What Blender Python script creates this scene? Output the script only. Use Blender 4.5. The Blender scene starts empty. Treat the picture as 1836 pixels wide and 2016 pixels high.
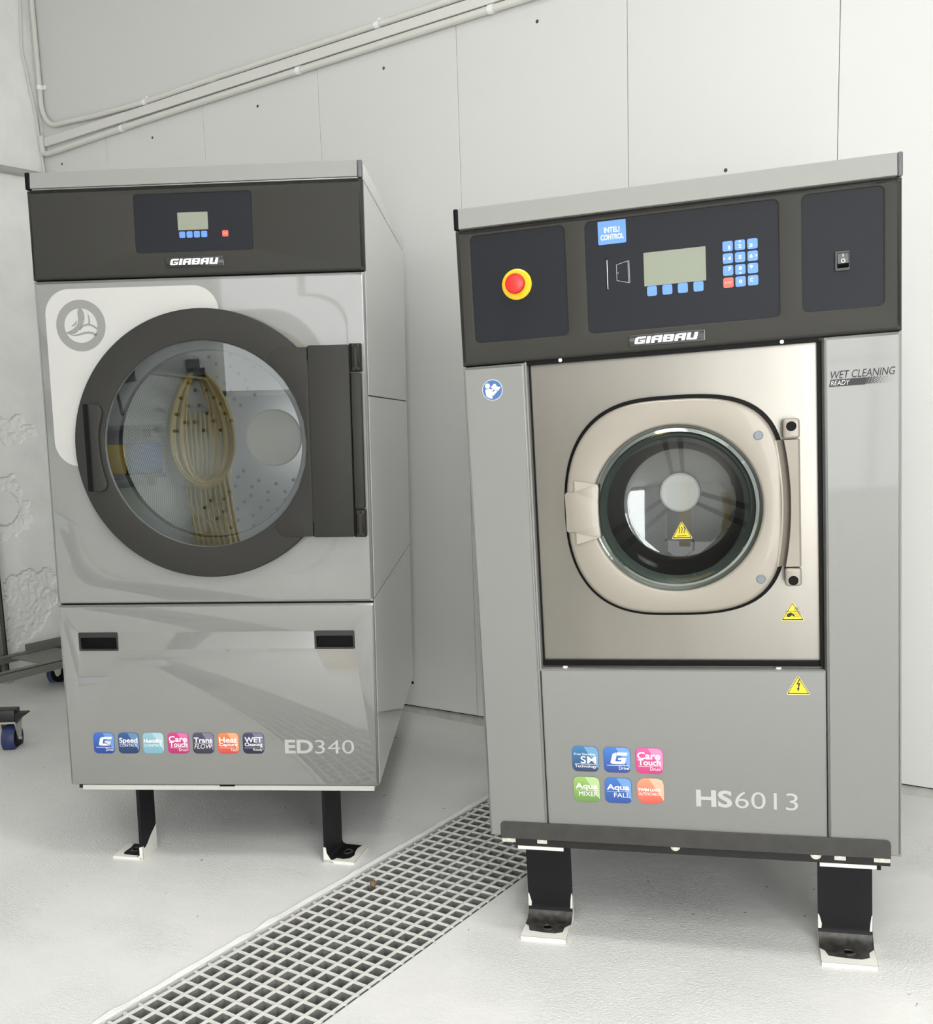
import bpy, bmesh, math, random
from mathutils import Matrix, Vector
random.seed(7)
R = math.radians
PI = math.pi
scene = bpy.context.scene
COL = scene.collection

# ------------------------------------------------------------------ camera, world, exposure
cam = bpy.data.cameras.new('camera')
cam_o = bpy.data.objects.new('camera', cam)
COL.objects.link(cam_o)
scene.camera = cam_o
cam.sensor_fit = 'HORIZONTAL'
cam.sensor_width = 36.0
cam.lens = 36.0 * 2063.43 / 1836.0
cam.shift_x = (918.0 - 825.48) / 1836.0
cam.shift_y = (1141.04 - 1008.0) / 1836.0
cam.clip_start = 0.02


def rot3(y, p, r):
    return Matrix.Rotation(y, 3, 'Z') @ Matrix.Rotation(p, 3, 'X') @ Matrix.Rotation(r, 3, 'Y')


_c = rot3(0.636, -0.1527, 0.0396)
_m = Matrix((_c.col[0], _c.col[2], -_c.col[1])).transposed()
cam_o.matrix_world = Matrix.Translation((0, 0, 1.2315)) @ _m.to_4x4()

world = bpy.data.worlds.new('daylight')
scene.world = world
world.use_nodes = True
world.node_tree.nodes['Background'].inputs[0].default_value = (0.75, 0.87, 1.0, 1)
world.node_tree.nodes['Background'].inputs[1].default_value = 1.0

scene.view_settings.view_transform = 'Standard'
scene.view_settings.look = 'None'
scene.view_settings.gamma = 1.0
scene.view_settings.use_curve_mapping = False
scene.view_settings.exposure = -0.06
scene.cycles.use_denoising = True
scene.cycles.max_bounces = 7
scene.cycles.diffuse_bounces = 4
scene.cycles.glossy_bounces = 4
scene.cycles.use_adaptive_sampling = True
scene.cycles.adaptive_threshold = 0.045
scene.cycles.transparent_max_bounces = 8
scene.cycles.caustics_reflective = False
scene.cycles.caustics_refractive = False
scene.cycles.sample_clamp_indirect = 6.0

E_SIDE = 12.0      # daylight through the side window
E_REAR = 2.8      # daylight through the rear windows
E_ADDED = 14.0     # added bright rear pane that lights the wall between the machines
E_TUBE = 7.5      # ceiling tubes

P_ADDED_BEAM = 11.0     # added area light under each ceiling lamp, watts

# room extents
XL, XR, YB, YF, ZC = -4.764, 2.7, 3.40, -3.2, 3.75


# ------------------------------------------------------------------ materials
def lin(c):
    def f(x):
        x /= 255.0
        return x / 12.92 if x <= 0.04045 else ((x + 0.055) / 1.055) ** 2.4
    return tuple(f(x) for x in c) + (1.0,)


MATS = {}


def mat(name, rgb, rough=0.5, metal=0.0, coat=0.0, coat_rough=0.04, spec=0.5, bump=None, vary=None, emit=0.0, stretch=(1, 1, 1)):
    """rgb in sRGB 0-255; bump=(scale, strength, distance); vary=(scale, amount, rough_amount)"""
    if name in MATS:
        return MATS[name]
    m = bpy.data.materials.new(name)
    m.use_nodes = True
    nt = m.node_tree
    b = nt.nodes['Principled BSDF']
    col = lin(rgb)
    b.inputs['Base Color'].default_value = col
    b.inputs['Roughness'].default_value = rough
    b.inputs['Metallic'].default_value = metal
    b.inputs['Coat Weight'].default_value = coat
    b.inputs['Coat Roughness'].default_value = coat_rough
    b.inputs['Specular IOR Level'].default_value = spec
    if emit:
        b.inputs['Emission Color'].default_value = col
        b.inputs['Emission Strength'].default_value = emit
    if bump or vary:
        tc = nt.nodes.new('ShaderNodeTexCoord')
        mp = nt.nodes.new('ShaderNodeMapping')
        mp.inputs['Scale'].default_value = stretch
        nt.links.new(tc.outputs['Object'], mp.inputs['Vector'])
    if bump:
        n = nt.nodes.new('ShaderNodeTexNoise')
        n.inputs['Scale'].default_value = bump[0]
        n.inputs['Detail'].default_value = 5
        nt.links.new(mp.outputs[0], n.inputs['Vector'])
        bp = nt.nodes.new('ShaderNodeBump')
        bp.inputs['Strength'].default_value = bump[1]
        bp.inputs['Distance'].default_value = bump[2]
        nt.links.new(n.outputs['Fac'], bp.inputs['Height'])
        nt.links.new(bp.outputs[0], b.inputs['Normal'])
    if vary:
        n = nt.nodes.new('ShaderNodeTexNoise')
        n.inputs['Scale'].default_value = vary[0]
        n.inputs['Detail'].default_value = 4
        nt.links.new(mp.outputs[0], n.inputs['Vector'])
        r = nt.nodes.new('ShaderNodeMapRange')
        r.inputs[1].default_value = 0.3
        r.inputs[2].default_value = 0.7
        r.inputs[3].default_value = 1 - vary[1]
        r.inputs[4].default_value = 1 + vary[1]
        nt.links.new(n.outputs['Fac'], r.inputs[0])
        mx = nt.nodes.new('ShaderNodeVectorMath')
        mx.operation = 'SCALE'
        mx.inputs[0].default_value = col[:3]
        nt.links.new(r.outputs[0], mx.inputs['Scale'])
        nt.links.new(mx.outputs[0], b.inputs['Base Color'])
        if len(vary) > 2:
            r2 = nt.nodes.new('ShaderNodeMapRange')
            r2.inputs[1].default_value = 0.3
            r2.inputs[2].default_value = 0.7
            r2.inputs[3].default_value = rough - vary[2]
            r2.inputs[4].default_value = rough + vary[2]
            nt.links.new(n.outputs['Fac'], r2.inputs[0])
            nt.links.new(r2.outputs[0], b.inputs['Roughness'])
    MATS[name] = m
    return m


def glass_mat(name, tint, refl, rough=0.0, base=0.0):
    """clear pane: see-through, with the mirror image of the room on it"""
    m = bpy.data.materials.new(name)
    m.use_nodes = True
    nt = m.node_tree
    nt.nodes.remove(nt.nodes['Principled BSDF'])
    out = nt.nodes['Material Output']
    tr = nt.nodes.new('ShaderNodeBsdfTransparent')
    tr.inputs[0].default_value = tint + (1,)
    gl = nt.nodes.new('ShaderNodeBsdfGlossy')
    gl.inputs['Roughness'].default_value = rough
    gl.inputs['Color'].default_value = (0.95, 0.98, 0.97, 1)
    fr = nt.nodes.new('ShaderNodeFresnel')
    fr.inputs[0].default_value = refl
    mx = nt.nodes.new('ShaderNodeMixShader')
    nt.links.new(fr.outputs[0], mx.inputs[0])
    nt.links.new(tr.outputs[0], mx.inputs[1])
    nt.links.new(gl.outputs[0], mx.inputs[2])
    nt.links.new(mx.outputs[0], out.inputs[0])
    MATS[name] = m
    return m


def film_glass(name, tint, factor, rough=0.03):
    """curved glass: see-through with a constant share of mirror"""
    m = glass_mat(name, tint, 1.5, rough)
    nt = m.node_tree
    mx = [n for n in nt.nodes if n.type == 'MIX_SHADER'][0]
    for l in list(mx.inputs[0].links):
        nt.links.remove(l)
    mx.inputs[0].default_value = factor
    return m


def print_mat(name, top, bottom, z0, z1):
    """printed sticker with a top-to-bottom colour change, by object height"""
    m = mat(name, top, 0.3, coat=0.6)
    nt = m.node_tree
    b = nt.nodes['Principled BSDF']
    tc = nt.nodes.new('ShaderNodeTexCoord')
    sp = nt.nodes.new('ShaderNodeSeparateXYZ')
    nt.links.new(tc.outputs['Object'], sp.inputs[0])
    mr = nt.nodes.new('ShaderNodeMapRange')
    mr.inputs[1].default_value = z0
    mr.inputs[2].default_value = z1
    nt.links.new(sp.outputs[2], mr.inputs[0])
    mx = nt.nodes.new('ShaderNodeMix')
    mx.data_type = 'RGBA'
    mx.inputs[6].default_value = lin(bottom)
    mx.inputs[7].default_value = lin(top)
    nt.links.new(mr.outputs[0], mx.inputs[0])
    nt.links.new(mx.outputs[2], b.inputs['Base Color'])
    return m


def perforated_mat(name, rgb, pitch, hole, axis_r):
    """sheet steel with a staggered pattern of dark punched holes; object space around the d axis"""
    m = mat(name, rgb, 0.28, metal=0.85)
    nt = m.node_tree
    b = nt.nodes['Principled BSDF']
    tc = nt.nodes.new('ShaderNodeTexCoord')
    sp = nt.nodes.new('ShaderNodeSeparateXYZ')
    nt.links.new(tc.outputs['Object'], sp.inputs[0])

    def math_node(op, a, bb=None, c=None):
        n = nt.nodes.new('ShaderNodeMath')
        n.operation = op
        for i, x in enumerate((a, bb, c)):
            if x is None:
                continue
            if isinstance(x, (int, float)):
                n.inputs[i].default_value = x
            else:
                nt.links.new(x, n.inputs[i])
        return n.outputs[0]
    ang = math_node('ARCTAN2', sp.outputs[2], sp.outputs[0])
    a = math_node('MULTIPLY', ang, axis_r / pitch)
    d = math_node('DIVIDE', sp.outputs[1], pitch * 0.866)
    row = math_node('FLOOR', d)
    par = math_node('MULTIPLY', math_node('MODULO', row, 2.0), 0.5)
    fu = math_node('SUBTRACT', math_node('FRACT', math_node('ADD', a, par)), 0.5)
    fv = math_node('SUBTRACT', math_node('FRACT', d), 0.5)
    r2 = math_node('ADD', math_node('MULTIPLY', fu, fu), math_node('MULTIPLY', fv, fv))
    msk = math_node('LESS_THAN', r2, hole * hole)
    mx = nt.nodes.new('ShaderNodeMix')
    mx.data_type = 'RGBA'
    mx.inputs[6].default_value = lin(rgb)
    mx.inputs[7].default_value = (0.006, 0.006, 0.006, 1)
    nt.links.new(msk, mx.inputs[0])
    nt.links.new(mx.outputs[2], b.inputs['Base Color'])
    return m


M_wall = mat('wall_paint', (217, 217, 214), 0.5, bump=(60, 0.05, 0.004))
M_wallup = mat('wall_paint_upper', (214, 214, 211), 0.5, bump=(50, 0.05, 0.004))
M_trim = mat('plinth_paint', (176, 175, 170), 0.6, bump=(40, 0.4, 0.006), vary=(18, 0.18))
M_trunk = mat('trunking_plastic', (220, 219, 215), 0.4)
M_pipe = mat('conduit_plastic', (220, 219, 212), 0.35)
M_clip = mat('clip_plastic', (246, 246, 244), 0.35)
M_ceil = mat('ceiling_paint', (226, 226, 224), 0.7)
M_rear = mat('rear_wall_paint', (214, 217, 217), 0.6)
M_silver = mat('silver_paint', (132, 132, 129), 0.45, metal=0.12, coat=1.0, coat_rough=0.03, spec=0.25, bump=(9, 0.06, 0.002))
M_silver.node_tree.nodes['Principled BSDF'].inputs['Coat IOR'].default_value = 1.85
M_silver2 = mat('silver_paint_washer', (138, 138, 135), 0.45, metal=0.10, coat=0.2, coat_rough=0.06, spec=0.25, bump=(9, 0.06, 0.002))
M_lid = mat('lid_silver', (146, 146, 142), 0.5, metal=0.1, coat=0.1, spec=0.25)
M_side = mat('silver_side_lightened', (216, 216, 213), 0.35, metal=0.15, coat=0.8, coat_rough=0.05, bump=(7, 0.08, 0.002))  # lightened beyond the front silver for wall reflection and bounce into the niche
M_dark = mat('charcoal_paint', (54, 53, 49), 0.5, spec=0.2, bump=(900, 0.15, 0.0004))
M_dark2 = mat('charcoal_door', (50, 49, 46), 0.5, spec=0.2, bump=(900, 0.12, 0.0004))
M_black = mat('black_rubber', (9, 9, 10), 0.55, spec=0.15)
M_gap = mat('shadow_gap', (20, 20, 20), 0.8)
M_inset = mat('black_membrane', (31, 33, 38), 0.5, spec=0.2, bump=(700, 0.1, 0.0003))
M_cap = mat('cap_plastic', (92, 93, 97), 0.4)
M_lcd = mat('lcd_grey_green', (142, 147, 132), 0.5, spec=0.2)
M_blue = mat('key_blue', (98, 146, 240), 0.4)
M_red = mat('key_red', (240, 96, 82), 0.4)
M_white = mat('print_white', (244, 244, 244), 0.4)
M_offwhite = mat('print_silver_white', (214, 214, 210), 0.4)
M_letter = mat('model_lettering', (182, 182, 178), 0.4)
M_film = mat('white_film', (190, 189, 185), 0.3, coat=0.5)
M_logo = mat('logo_grey', (138, 138, 135), 0.35)
M_yellow = mat('warning_yellow', (250, 214, 36), 0.4)
M_yellow2 = mat('warning_edge', (250, 236, 150), 0.4)
M_ink = mat('ink_black', (16, 16, 17), 0.5)
M_estop_y = mat('estop_yellow', (250, 196, 20), 0.35)
M_estop_r = mat('estop_red', (226, 48, 44), 0.35)
M_chrome = mat('chrome', (214, 214, 214), 0.12, metal=1.0)
M_zinc = mat('zinc', (196, 194, 186), 0.35, metal=0.7)
M_steel = mat('brushed_steel', (136, 132, 125), 0.3, metal=0.95, vary=(3.0, 0.07), stretch=(2.0, 1, 0.6))
M_beige = mat('champagne_paint', (150, 143, 132), 0.42, metal=0.25, coat=0.15, bump=(900, 0.12, 0.0003))
M_bezel = mat('grey_bezel', (122, 124, 125), 0.35, metal=0.2)
M_drumback = mat('drum_back_steel', (150, 152, 152), 0.3, metal=0.9, bump=(6, 0.1, 0.004))
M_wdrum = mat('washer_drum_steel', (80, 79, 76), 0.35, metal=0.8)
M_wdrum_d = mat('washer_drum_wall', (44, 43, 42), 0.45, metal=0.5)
M_hub = mat('hub_beige_reflection', (196, 190, 174), 0.5)  # beige of the mirrored wood is put into the hub colour
M_legblk = mat('leg_black', (24, 24, 27), 0.5, spec=0.2, bump=(120, 0.1, 0.001))
M_legwht = mat('leg_white_paint', (232, 230, 222), 0.5)
M_worn = mat('leg_worn_steel', (74, 72, 68), 0.45, metal=0.4, vary=(60, 0.5, 0.1))
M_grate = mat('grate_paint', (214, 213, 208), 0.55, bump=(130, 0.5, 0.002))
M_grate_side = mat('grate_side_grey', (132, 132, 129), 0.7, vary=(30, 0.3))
M_channel = mat('channel_concrete', (84, 84, 82), 0.8, vary=(14, 0.25))
M_stone = mat('pebble_brown', (122, 100, 74), 0.6)
M_trolley = mat('trolley_steel_grey', (118, 117, 112), 0.5)
M_tyre = mat('tyre_blue', (44, 54, 96), 0.5)
M_hose = mat('hose_yellow', (188, 160, 34), 0.4)
M_bin = mat('bin_blue', (52, 92, 150), 0.5)
M_binpale = mat('board_pale_green', (210, 222, 206), 0.5)
M_wood = mat('pale_wood', (216, 196, 160), 0.55)
M_brush = mat('bristle_dark', (40, 46, 58), 0.8)
M_frame = mat('window_frame_white', (236, 236, 234), 0.4)
M_lampbody = mat('lamp_housing', (226, 226, 224), 0.5)
M_glass = glass_mat('door_glass', (0.93, 0.95, 0.94), 2.1)
M_bowl = film_glass('bowl_glass', (0.97, 0.98, 0.97), 0.07, 0.02)
M_rimglass = film_glass('rim_glass', (0.62, 0.70, 0.64), 0.3, 0.04)
M_perf = perforated_mat('perforated_drum', (150, 150, 145), 0.0125, 0.30, 0.39)


def emit_mat(name, rgb, strength):
    m = bpy.data.materials.new(name)
    m.use_nodes = True
    nt = m.node_tree
    nt.nodes.remove(nt.nodes['Principled BSDF'])
    e = nt.nodes.new('ShaderNodeEmission')
    e.inputs[0].default_value = lin(rgb)
    e.inputs[1].default_value = strength
    nt.links.new(e.outputs[0], nt.nodes['Material Output'].inputs[0])
    return m


# floor: painted concrete, chips and specks
def floor_material():
    m = mat('floor_paint', (226, 226, 223), 0.42)
    nt = m.node_tree
    b = nt.nodes['Principled BSDF']
    tc = nt.nodes.new('ShaderNodeTexCoord')

    def noise(scale, detail=5, rough=0.55):
        n = nt.nodes.new('ShaderNodeTexNoise')
        n.inputs['Scale'].default_value = scale
        n.inputs['Detail'].default_value = detail
        n.inputs['Roughness'].default_value = rough
        nt.links.new(tc.outputs['Object'], n.inputs['Vector'])
        return n.outputs['Fac']

    def ramp(x, a, bb, lo, hi):
        r = nt.nodes.new('ShaderNodeMapRange')
        r.inputs[1].default_value, r.inputs[2].default_value = a, bb
        r.inputs[3].default_value, r.inputs[4].default_value = lo, hi
        nt.links.new(x, r.inputs[0])
        return r.outputs[0]

    def mul(x, y):
        n = nt.nodes.new('ShaderNodeMath')
        n.operation = 'MULTIPLY'
        nt.links.new(x, n.inputs[0])
        nt.links.new(y, n.inputs[1])
        return n.outputs[0]
    # fine grit where the screed is coarse, gentle trowel waves everywhere
    grit = mul(ramp(noise(150, 3, 0.7), 0.35, 0.75, 0, 1), ramp(noise(1.7, 2), 0.45, 0.60, 0.08, 1.0))
    wav = noise(14, 4)
    ad = nt.nodes.new('ShaderNodeMath')
    ad.operation = 'MULTIPLY_ADD'
    nt.links.new(grit, ad.inputs[0])
    ad.inputs[1].default_value = 1.1
    nt.links.new(wav, ad.inputs[2])
    bp = nt.nodes.new('ShaderNodeBump')
    bp.inputs['Strength'].default_value = 0.5
    bp.inputs['Distance'].default_value = 0.006
    nt.links.new(ad.outputs[0], bp.inputs['Height'])
    nt.links.new(bp.outputs[0], b.inputs['Normal'])
    # dark chips
    vo = nt.nodes.new('ShaderNodeTexVoronoi')
    vo.inputs['Scale'].default_value = 21
    wn_ = nt.nodes.new('ShaderNodeTexNoise')
    wn_.inputs['Scale'].default_value = 60
    nt.links.new(tc.outputs['Object'], wn_.inputs['Vector'])
    wv = nt.nodes.new('ShaderNodeVectorMath')
    wv.operation = 'MULTIPLY_ADD'
    wv.inputs[1].default_value = (0.03, 0.03, 0.0)
    nt.links.new(wn_.outputs['Color'], wv.inputs[0])
    nt.links.new(tc.outputs['Object'], wv.inputs[2])
    nt.links.new(wv.outputs[0], vo.inputs['Vector'])
    chip = mul(ramp(vo.outputs['Distance'], 0.05, 0.07, 1, 0), ramp(noise(2.6, 3), 0.50, 0.55, 0, 1))
    tone = ramp(noise(2.3, 3), 0.3, 0.7, 0.95, 1.03)
    sc = nt.nodes.new('ShaderNodeVectorMath')
    sc.operation = 'SCALE'
    sc.inputs[0].default_value = lin((226, 226, 223))[:3]
    nt.links.new(tone, sc.inputs['Scale'])
    mx = nt.nodes.new('ShaderNodeMix')
    mx.data_type = 'RGBA'
    nt.links.new(chip, mx.inputs[0])
    nt.links.new(sc.outputs[0], mx.inputs[6])
    mx.inputs[7].default_value = lin((70, 66, 60))
    nt.links.new(mx.outputs[2], b.inputs['Base Color'])
    return m


M_floor = floor_material()


# ------------------------------------------------------------------ mesh helpers
def finish(name, bm, mats, parent=None, smooth=True, recalc=True):
    if recalc:
        bmesh.ops.recalc_face_normals(bm, faces=bm.faces[:])
    me = bpy.data.meshes.new(name)
    bm.to_mesh(me)
    bm.free()
    if not isinstance(mats, (list, tuple)):
        mats = [mats]
    for m in mats:
        me.materials.append(m)
    if smooth:
        me.polygons.foreach_set('use_smooth', [True] * len(me.polygons))
        me.set_sharp_from_angle(angle=R(32))
    o = bpy.data.objects.new(name, me)
    COL.objects.link(o)
    if parent:
        o.parent = parent
    return o


def empty(name, loc, rot=None):
    o = bpy.data.objects.new(name, None)
    o.empty_display_size = 0.1
    COL.objects.link(o)
    m = Matrix.Translation(loc)
    if rot is not None:
        m = m @ rot.to_4x4()
    o.matrix_world = m
    return o


def tag(o, label, cat, group=None):
    o['label'] = label
    o['category'] = cat
    if group:
        o['group'] = group
    return o


def struct(o, label=None):
    o['kind'] = 'structure'
    if label:
        o['label'] = label
    return o


def box(bm, x0, x1, y0, y1, z0, z1, mi=0, bev=0.0, seg=2):
    vs = [bm.verts.new((x, y, z)) for x in (x0, x1) for y in (y0, y1) for z in (z0, z1)]
    idx = ((0, 1, 3, 2), (4, 6, 7, 5), (0, 4, 5, 1), (2, 3, 7, 6), (0, 2, 6, 4), (1, 5, 7, 3))
    fs = [bm.faces.new([vs[i] for i in q]) for q in idx]
    for f in fs:
        f.material_index = mi
    if bev:
        es = list({e for f in fs for e in f.edges})
        r = bmesh.ops.bevel(bm, geom=es, offset=bev, segments=seg, profile=0.5, affect='EDGES')
        for f in r['faces']:
            f.material_index = mi
    return fs


def boxobj(name, b6, m, parent=None, bev=0.0, seg=2):
    bm = bmesh.new()
    box(bm, *b6, bev=bev, seg=seg)
    return finish(name, bm, m, parent)


def rr(u0, u1, v0, v1, r, n=6):
    """rounded rectangle, counter-clockwise"""
    if not isinstance(r, (tuple, list)):
        r = (r, r, r, r)     # bottom-left, bottom-right, top-right, top-left
    pts = []
    for cx, cy, a0, q in ((u0 + r[0], v0 + r[0], PI, r[0]), (u1 - r[1], v0 + r[1], 1.5 * PI, r[1]), (u1 - r[2], v1 - r[2], 0, r[2]), (u0 + r[3], v1 - r[3], 0.5 * PI, r[3])):
        if q <= 1e-6:
            pts.append((cx, cy))
            continue
        for k in range(n + 1):
            a = a0 + 0.5 * PI * k / n
            pts.append((cx + q * math.cos(a), cy + q * math.sin(a)))
    return pts


def circ(cu, cv, r, n=72):
    return [(cu + r * math.cos(2 * PI * k / n), cv + r * math.sin(2 * PI * k / n)) for k in range(n)]


def area2(p):
    return sum(p[i][0] * p[(i + 1) % len(p)][1] - p[(i + 1) % len(p)][0] * p[i][1] for i in range(len(p)))


def offs(p, b):
    """shrink (b>0) a counter-clockwise loop"""
    n = len(p)
    out = []
    for i in range(n):
        a, c, e = p[i - 1], p[i], p[(i + 1) % n]
        d1 = Vector((c[0] - a[0], c[1] - a[1]))
        d2 = Vector((e[0] - c[0], e[1] - c[1]))
        if d1.length < 1e-9 or d2.length < 1e-9:
            out.append(c)
            continue
        d1.normalize()
        d2.normalize()
        n1, n2 = Vector((-d1.y, d1.x)), Vector((-d2.y, d2.x))
        s = n1 + n2
        k = s.length_squared
        s = s * (2 / k) if k > 0.2 else n1
        out.append((c[0] + s.x * b, c[1] + s.y * b))
    return out


def slab(bm, outer, holes, d0, d1, bev=0.0, steps=2, mi=0, cap=False, hbev=None):
    """plate in the u-v plane, front face at depth d0, running back to d1, rounded front edge"""
    if area2(outer) < 0:
        outer = outer[::-1]
    hb = bev if hbev is None else hbev
    fr_edges = []
    faces = []

    def ring(p, d):
        return [bm.verts.new((q[0], d, q[1])) for q in p]

    def bridge(a, b):
        n = len(a)
        for i in range(n):
            j = (i + 1) % n
            faces.append(bm.faces.new((a[i], a[j], b[j], b[i])))
    backs = []
    for loop, sgn, bv in [(outer, 1, bev)] + [((h if area2(h) > 0 else h[::-1]), -1, hb) for h in holes]:
        rings = []
        if bv > 0:
            for k in range(steps + 1):
                t = 0.5 * PI * k / steps
                rings.append(ring(offs(loop, sgn * bv * (1 - math.sin(t))), d0 + bv * (1 - math.cos(t))))
        else:
            rings.append(ring(loop, d0))
        rings.append(ring(loop, d1))
        for a, b in zip(rings, rings[1:]):
            bridge(a, b)
        f = rings[0]
        fr_edges += [bm.edges.get((f[i], f[(i + 1) % len(f)])) for i in range(len(f))]
        backs += [bm.edges.get((rings[-1][i], rings[-1][(i + 1) % len(f)])) for i in range(len(f))]
    g = bmesh.ops.triangle_fill(bm, use_beauty=True, use_dissolve=False, edges=fr_edges)
    faces += [x for x in g['geom'] if isinstance(x, bmesh.types.BMFace)]
    if cap:
        g = bmesh.ops.triangle_fill(bm, use_beauty=True, use_dissolve=False, edges=backs)
        faces += [x for x in g['geom'] if isinstance(x, bmesh.types.BMFace)]
    for f in faces:
        f.material_index = mi
    return faces


def slabobj(name, outer, d0, d1, m, parent, holes=(), bev=0.0, steps=2, hbev=None, cap=False):
    bm = bmesh.new()
    slab(bm, outer, list(holes), d0, d1, bev, steps, hbev=hbev, cap=cap)
    return finish(name, bm, m, parent)


def revolve(bm, prof, cu, cv, n=96, mi=0, close=False):
    """profile of (radius, depth) spun about the depth axis"""
    rows = []
    for r, d in prof:
        if r < 1e-6:
            rows.append([bm.verts.new((cu, d, cv))])
        else:
            rows.append([bm.verts.new((cu + r * math.cos(2 * PI * k / n), d, cv + r * math.sin(2 * PI * k / n))) for k in range(n)])
    for a, b in zip(rows, rows[1:]):
        for k in range(n):
            j = (k + 1) % n
            if len(a) == 1 and len(b) == 1:
                continue
            if len(b) == 1:
                f = bm.faces.new((a[k], a[j], b[0]))
            elif len(a) == 1:
                f = bm.faces.new((a[0], b[j], b[k]))
            else:
                f = bm.faces.new((a[k], a[j], b[j], b[k]))
            f.material_index = mi


def revobj(name, prof, cu, cv, m, parent, n=96):
    bm = bmesh.new()
    revolve(bm, prof, cu, cv, n)
    return finish(name, bm, m, parent)


def tube(bm, pts, r, n=10, mi=0, caps=True):
    """round tube along a polyline"""
    rings = []
    prev = None
    for i, p in enumerate(pts):
        p = Vector(p)
        a = Vector(pts[max(0, i - 1)])
        b = Vector(pts[min(len(pts) - 1, i + 1)])
        t = (b - a).normalized()
        if prev is None:
            up = Vector((0, 0, 1)) if abs(t.z) < 0.9 else Vector((1, 0, 0))
            nx = t.cross(up).normalized()
        else:
            nx = (prev - t * prev.dot(t)).normalized()
        prev = nx
        ny = t.cross(nx)
        rad = r[i] if isinstance(r, (list, tuple)) else r
        rings.append([bm.verts.new(p + nx * rad * math.cos(2 * PI * k / n) + ny * rad * math.sin(2 * PI * k / n)) for k in range(n)])
    for a, b in zip(rings, rings[1:]):
        for k in range(n):
            f = bm.faces.new((a[k], a[(k + 1) % n], b[(k + 1) % n], b[k]))
            f.material_index = mi
    if caps:
        for q in (rings[0][::-1], rings[-1]):
            f = bm.faces.new(q)
            f.material_index = mi


def tubeobj(name, pts, r, m, parent=None, n=10):
    bm = bmesh.new()
    tube(bm, pts, r, n)
    return finish(name, bm, m, parent)


def prism(bm, poly, d0, d1, mi=0):
    slab(bm, poly, [], d0, d1, 0, mi=mi)


def text_mesh(s, bold=0.0, shear=0.0, space=1.0):
    cu = bpy.data.curves.new('lettering', 'FONT')
    cu.body = s
    cu.offset = bold
    cu.shear = shear
    cu.space_character = space
    cu.resolution_u = 4
    o = bpy.data.objects.new('lettering', cu)
    COL.objects.link(o)
    dg = bpy.context.evaluated_depsgraph_get()
    me = bpy.data.meshes.new_from_object(o.evaluated_get(dg))
    bpy.data.objects.remove(o)
    bpy.data.curves.remove(cu)
    return me


def text(parent, s, u0, u1, v0, v1, d, m, bold=0.0, shear=0.0, space=1.0, name='lettering', skew=0.0):
    """lettering fitted to the box u0..u1, v0..v1 at depth d, facing the front"""
    me = text_mesh(s, bold, shear, space)
    xs = [v.co.x for v in me.vertices]
    ys = [v.co.y for v in me.vertices]
    xa, xb, ya, yb = min(xs), max(xs), min(ys), max(ys)
    for v in me.vertices:
        x, y = v.co.x, v.co.y
        fu = (x - xa) / (xb - xa)
        v.co = (u0 + fu * (u1 - u0), d, v0 + (y - ya) / (yb - ya) * (v1 - v0) + skew * fu)
    me.materials.clear()
    me.materials.append(m)
    me.name = name
    o = bpy.data.objects.new(name, me)
    COL.objects.link(o)
    o.parent = parent
    return o


GLYPH = {
    'G': [[(0.12, 0), (0.30, 0), (0.30, 1), (0.22, 1), (0, 0.86), (0, 0.12)], [(0.2, 0.74), (1, 0.74), (1, 1), (0.2, 1)], [(0.12, 0), (1, 0), (1, 0.24), (0.12, 0.24)], [(0.7, 0), (1, 0), (1, 0.52), (0.7, 0.52)], [(0.46, 0.36), (1, 0.36), (1, 0.54), (0.46, 0.54)]],
    'I': [[(0, 0), (0.36, 0), (0.36, 1), (0, 1)]],
    'A': [[(0, 0), (0.34, 0), (0.34, 1), (0.2, 1), (0, 0.86)], [(0.66, 0), (1, 0), (1, 1), (0.66, 1)], [(0.2, 0.78), (0.8, 0.78), (0.8, 1), (0.2, 1)], [(0.2, 0.34), (0.8, 0.34), (0.8, 0.56), (0.2, 0.56)]],
    'B': [[(0, 0), (0.34, 0), (0.34, 1), (0, 1)], [(0.66, 0), (0.9, 0), (1, 0.1), (1, 0.9), (0.9, 1), (0.66, 1)], [(0.2, 0.8), (0.8, 0.8), (0.8, 1), (0.2, 1)], [(0.2, 0.4), (0.8, 0.4), (0.8, 0.6), (0.2, 0.6)], [(0.2, 0), (0.8, 0), (0.8, 0.2), (0.2, 0.2)]],
    'U': [[(0, 0.1), (0.1, 0), (0.34, 0), (0.34, 1), (0, 1)], [(0.66, 0), (1, 0), (1, 1), (0.66, 1)], [(0.1, 0), (0.8, 0), (0.8, 0.24), (0.1, 0.24)]],
}


def block_letters(parent, s, u0, u1, v0, v1, d, m, shear=0.26, name='lettering'):
    wd = {'I': 0.36}
    tot = sum(wd.get(c, 1.0) for c in s) + 0.12 * (len(s) - 1)
    h = v1 - v0
    sx = (u1 - u0 - shear * h) / tot
    bm = bmesh.new()
    x = 0.0
    for c in s:
        key = 'A' if c == 'R' else c
        for poly in GLYPH[key]:
            vs = [bm.verts.new((u0 + (x + p[0]) * sx + shear * h * p[1], d, v0 + p[1] * h)) for p in poly]
            bm.faces.new(vs)
        x += wd.get(c, 1.0) + 0.12
    return finish(name, bm, m, parent, smooth=False)


def poly_obj(name, polys, d, m, parent, thick=0.0):
    bm = bmesh.new()
    for p in polys:
        if area2(p) < 0:
            p = p[::-1]
        es = []
        vs = [bm.verts.new((q[0], d, q[1])) for q in p]
        es = [bm.edges.new((vs[i], vs[(i + 1) % len(vs)])) for i in range(len(vs))]
        bmesh.ops.triangle_fill(bm, use_beauty=True, edges=es)
    return finish(name, bm, m, parent, smooth=False)


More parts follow.
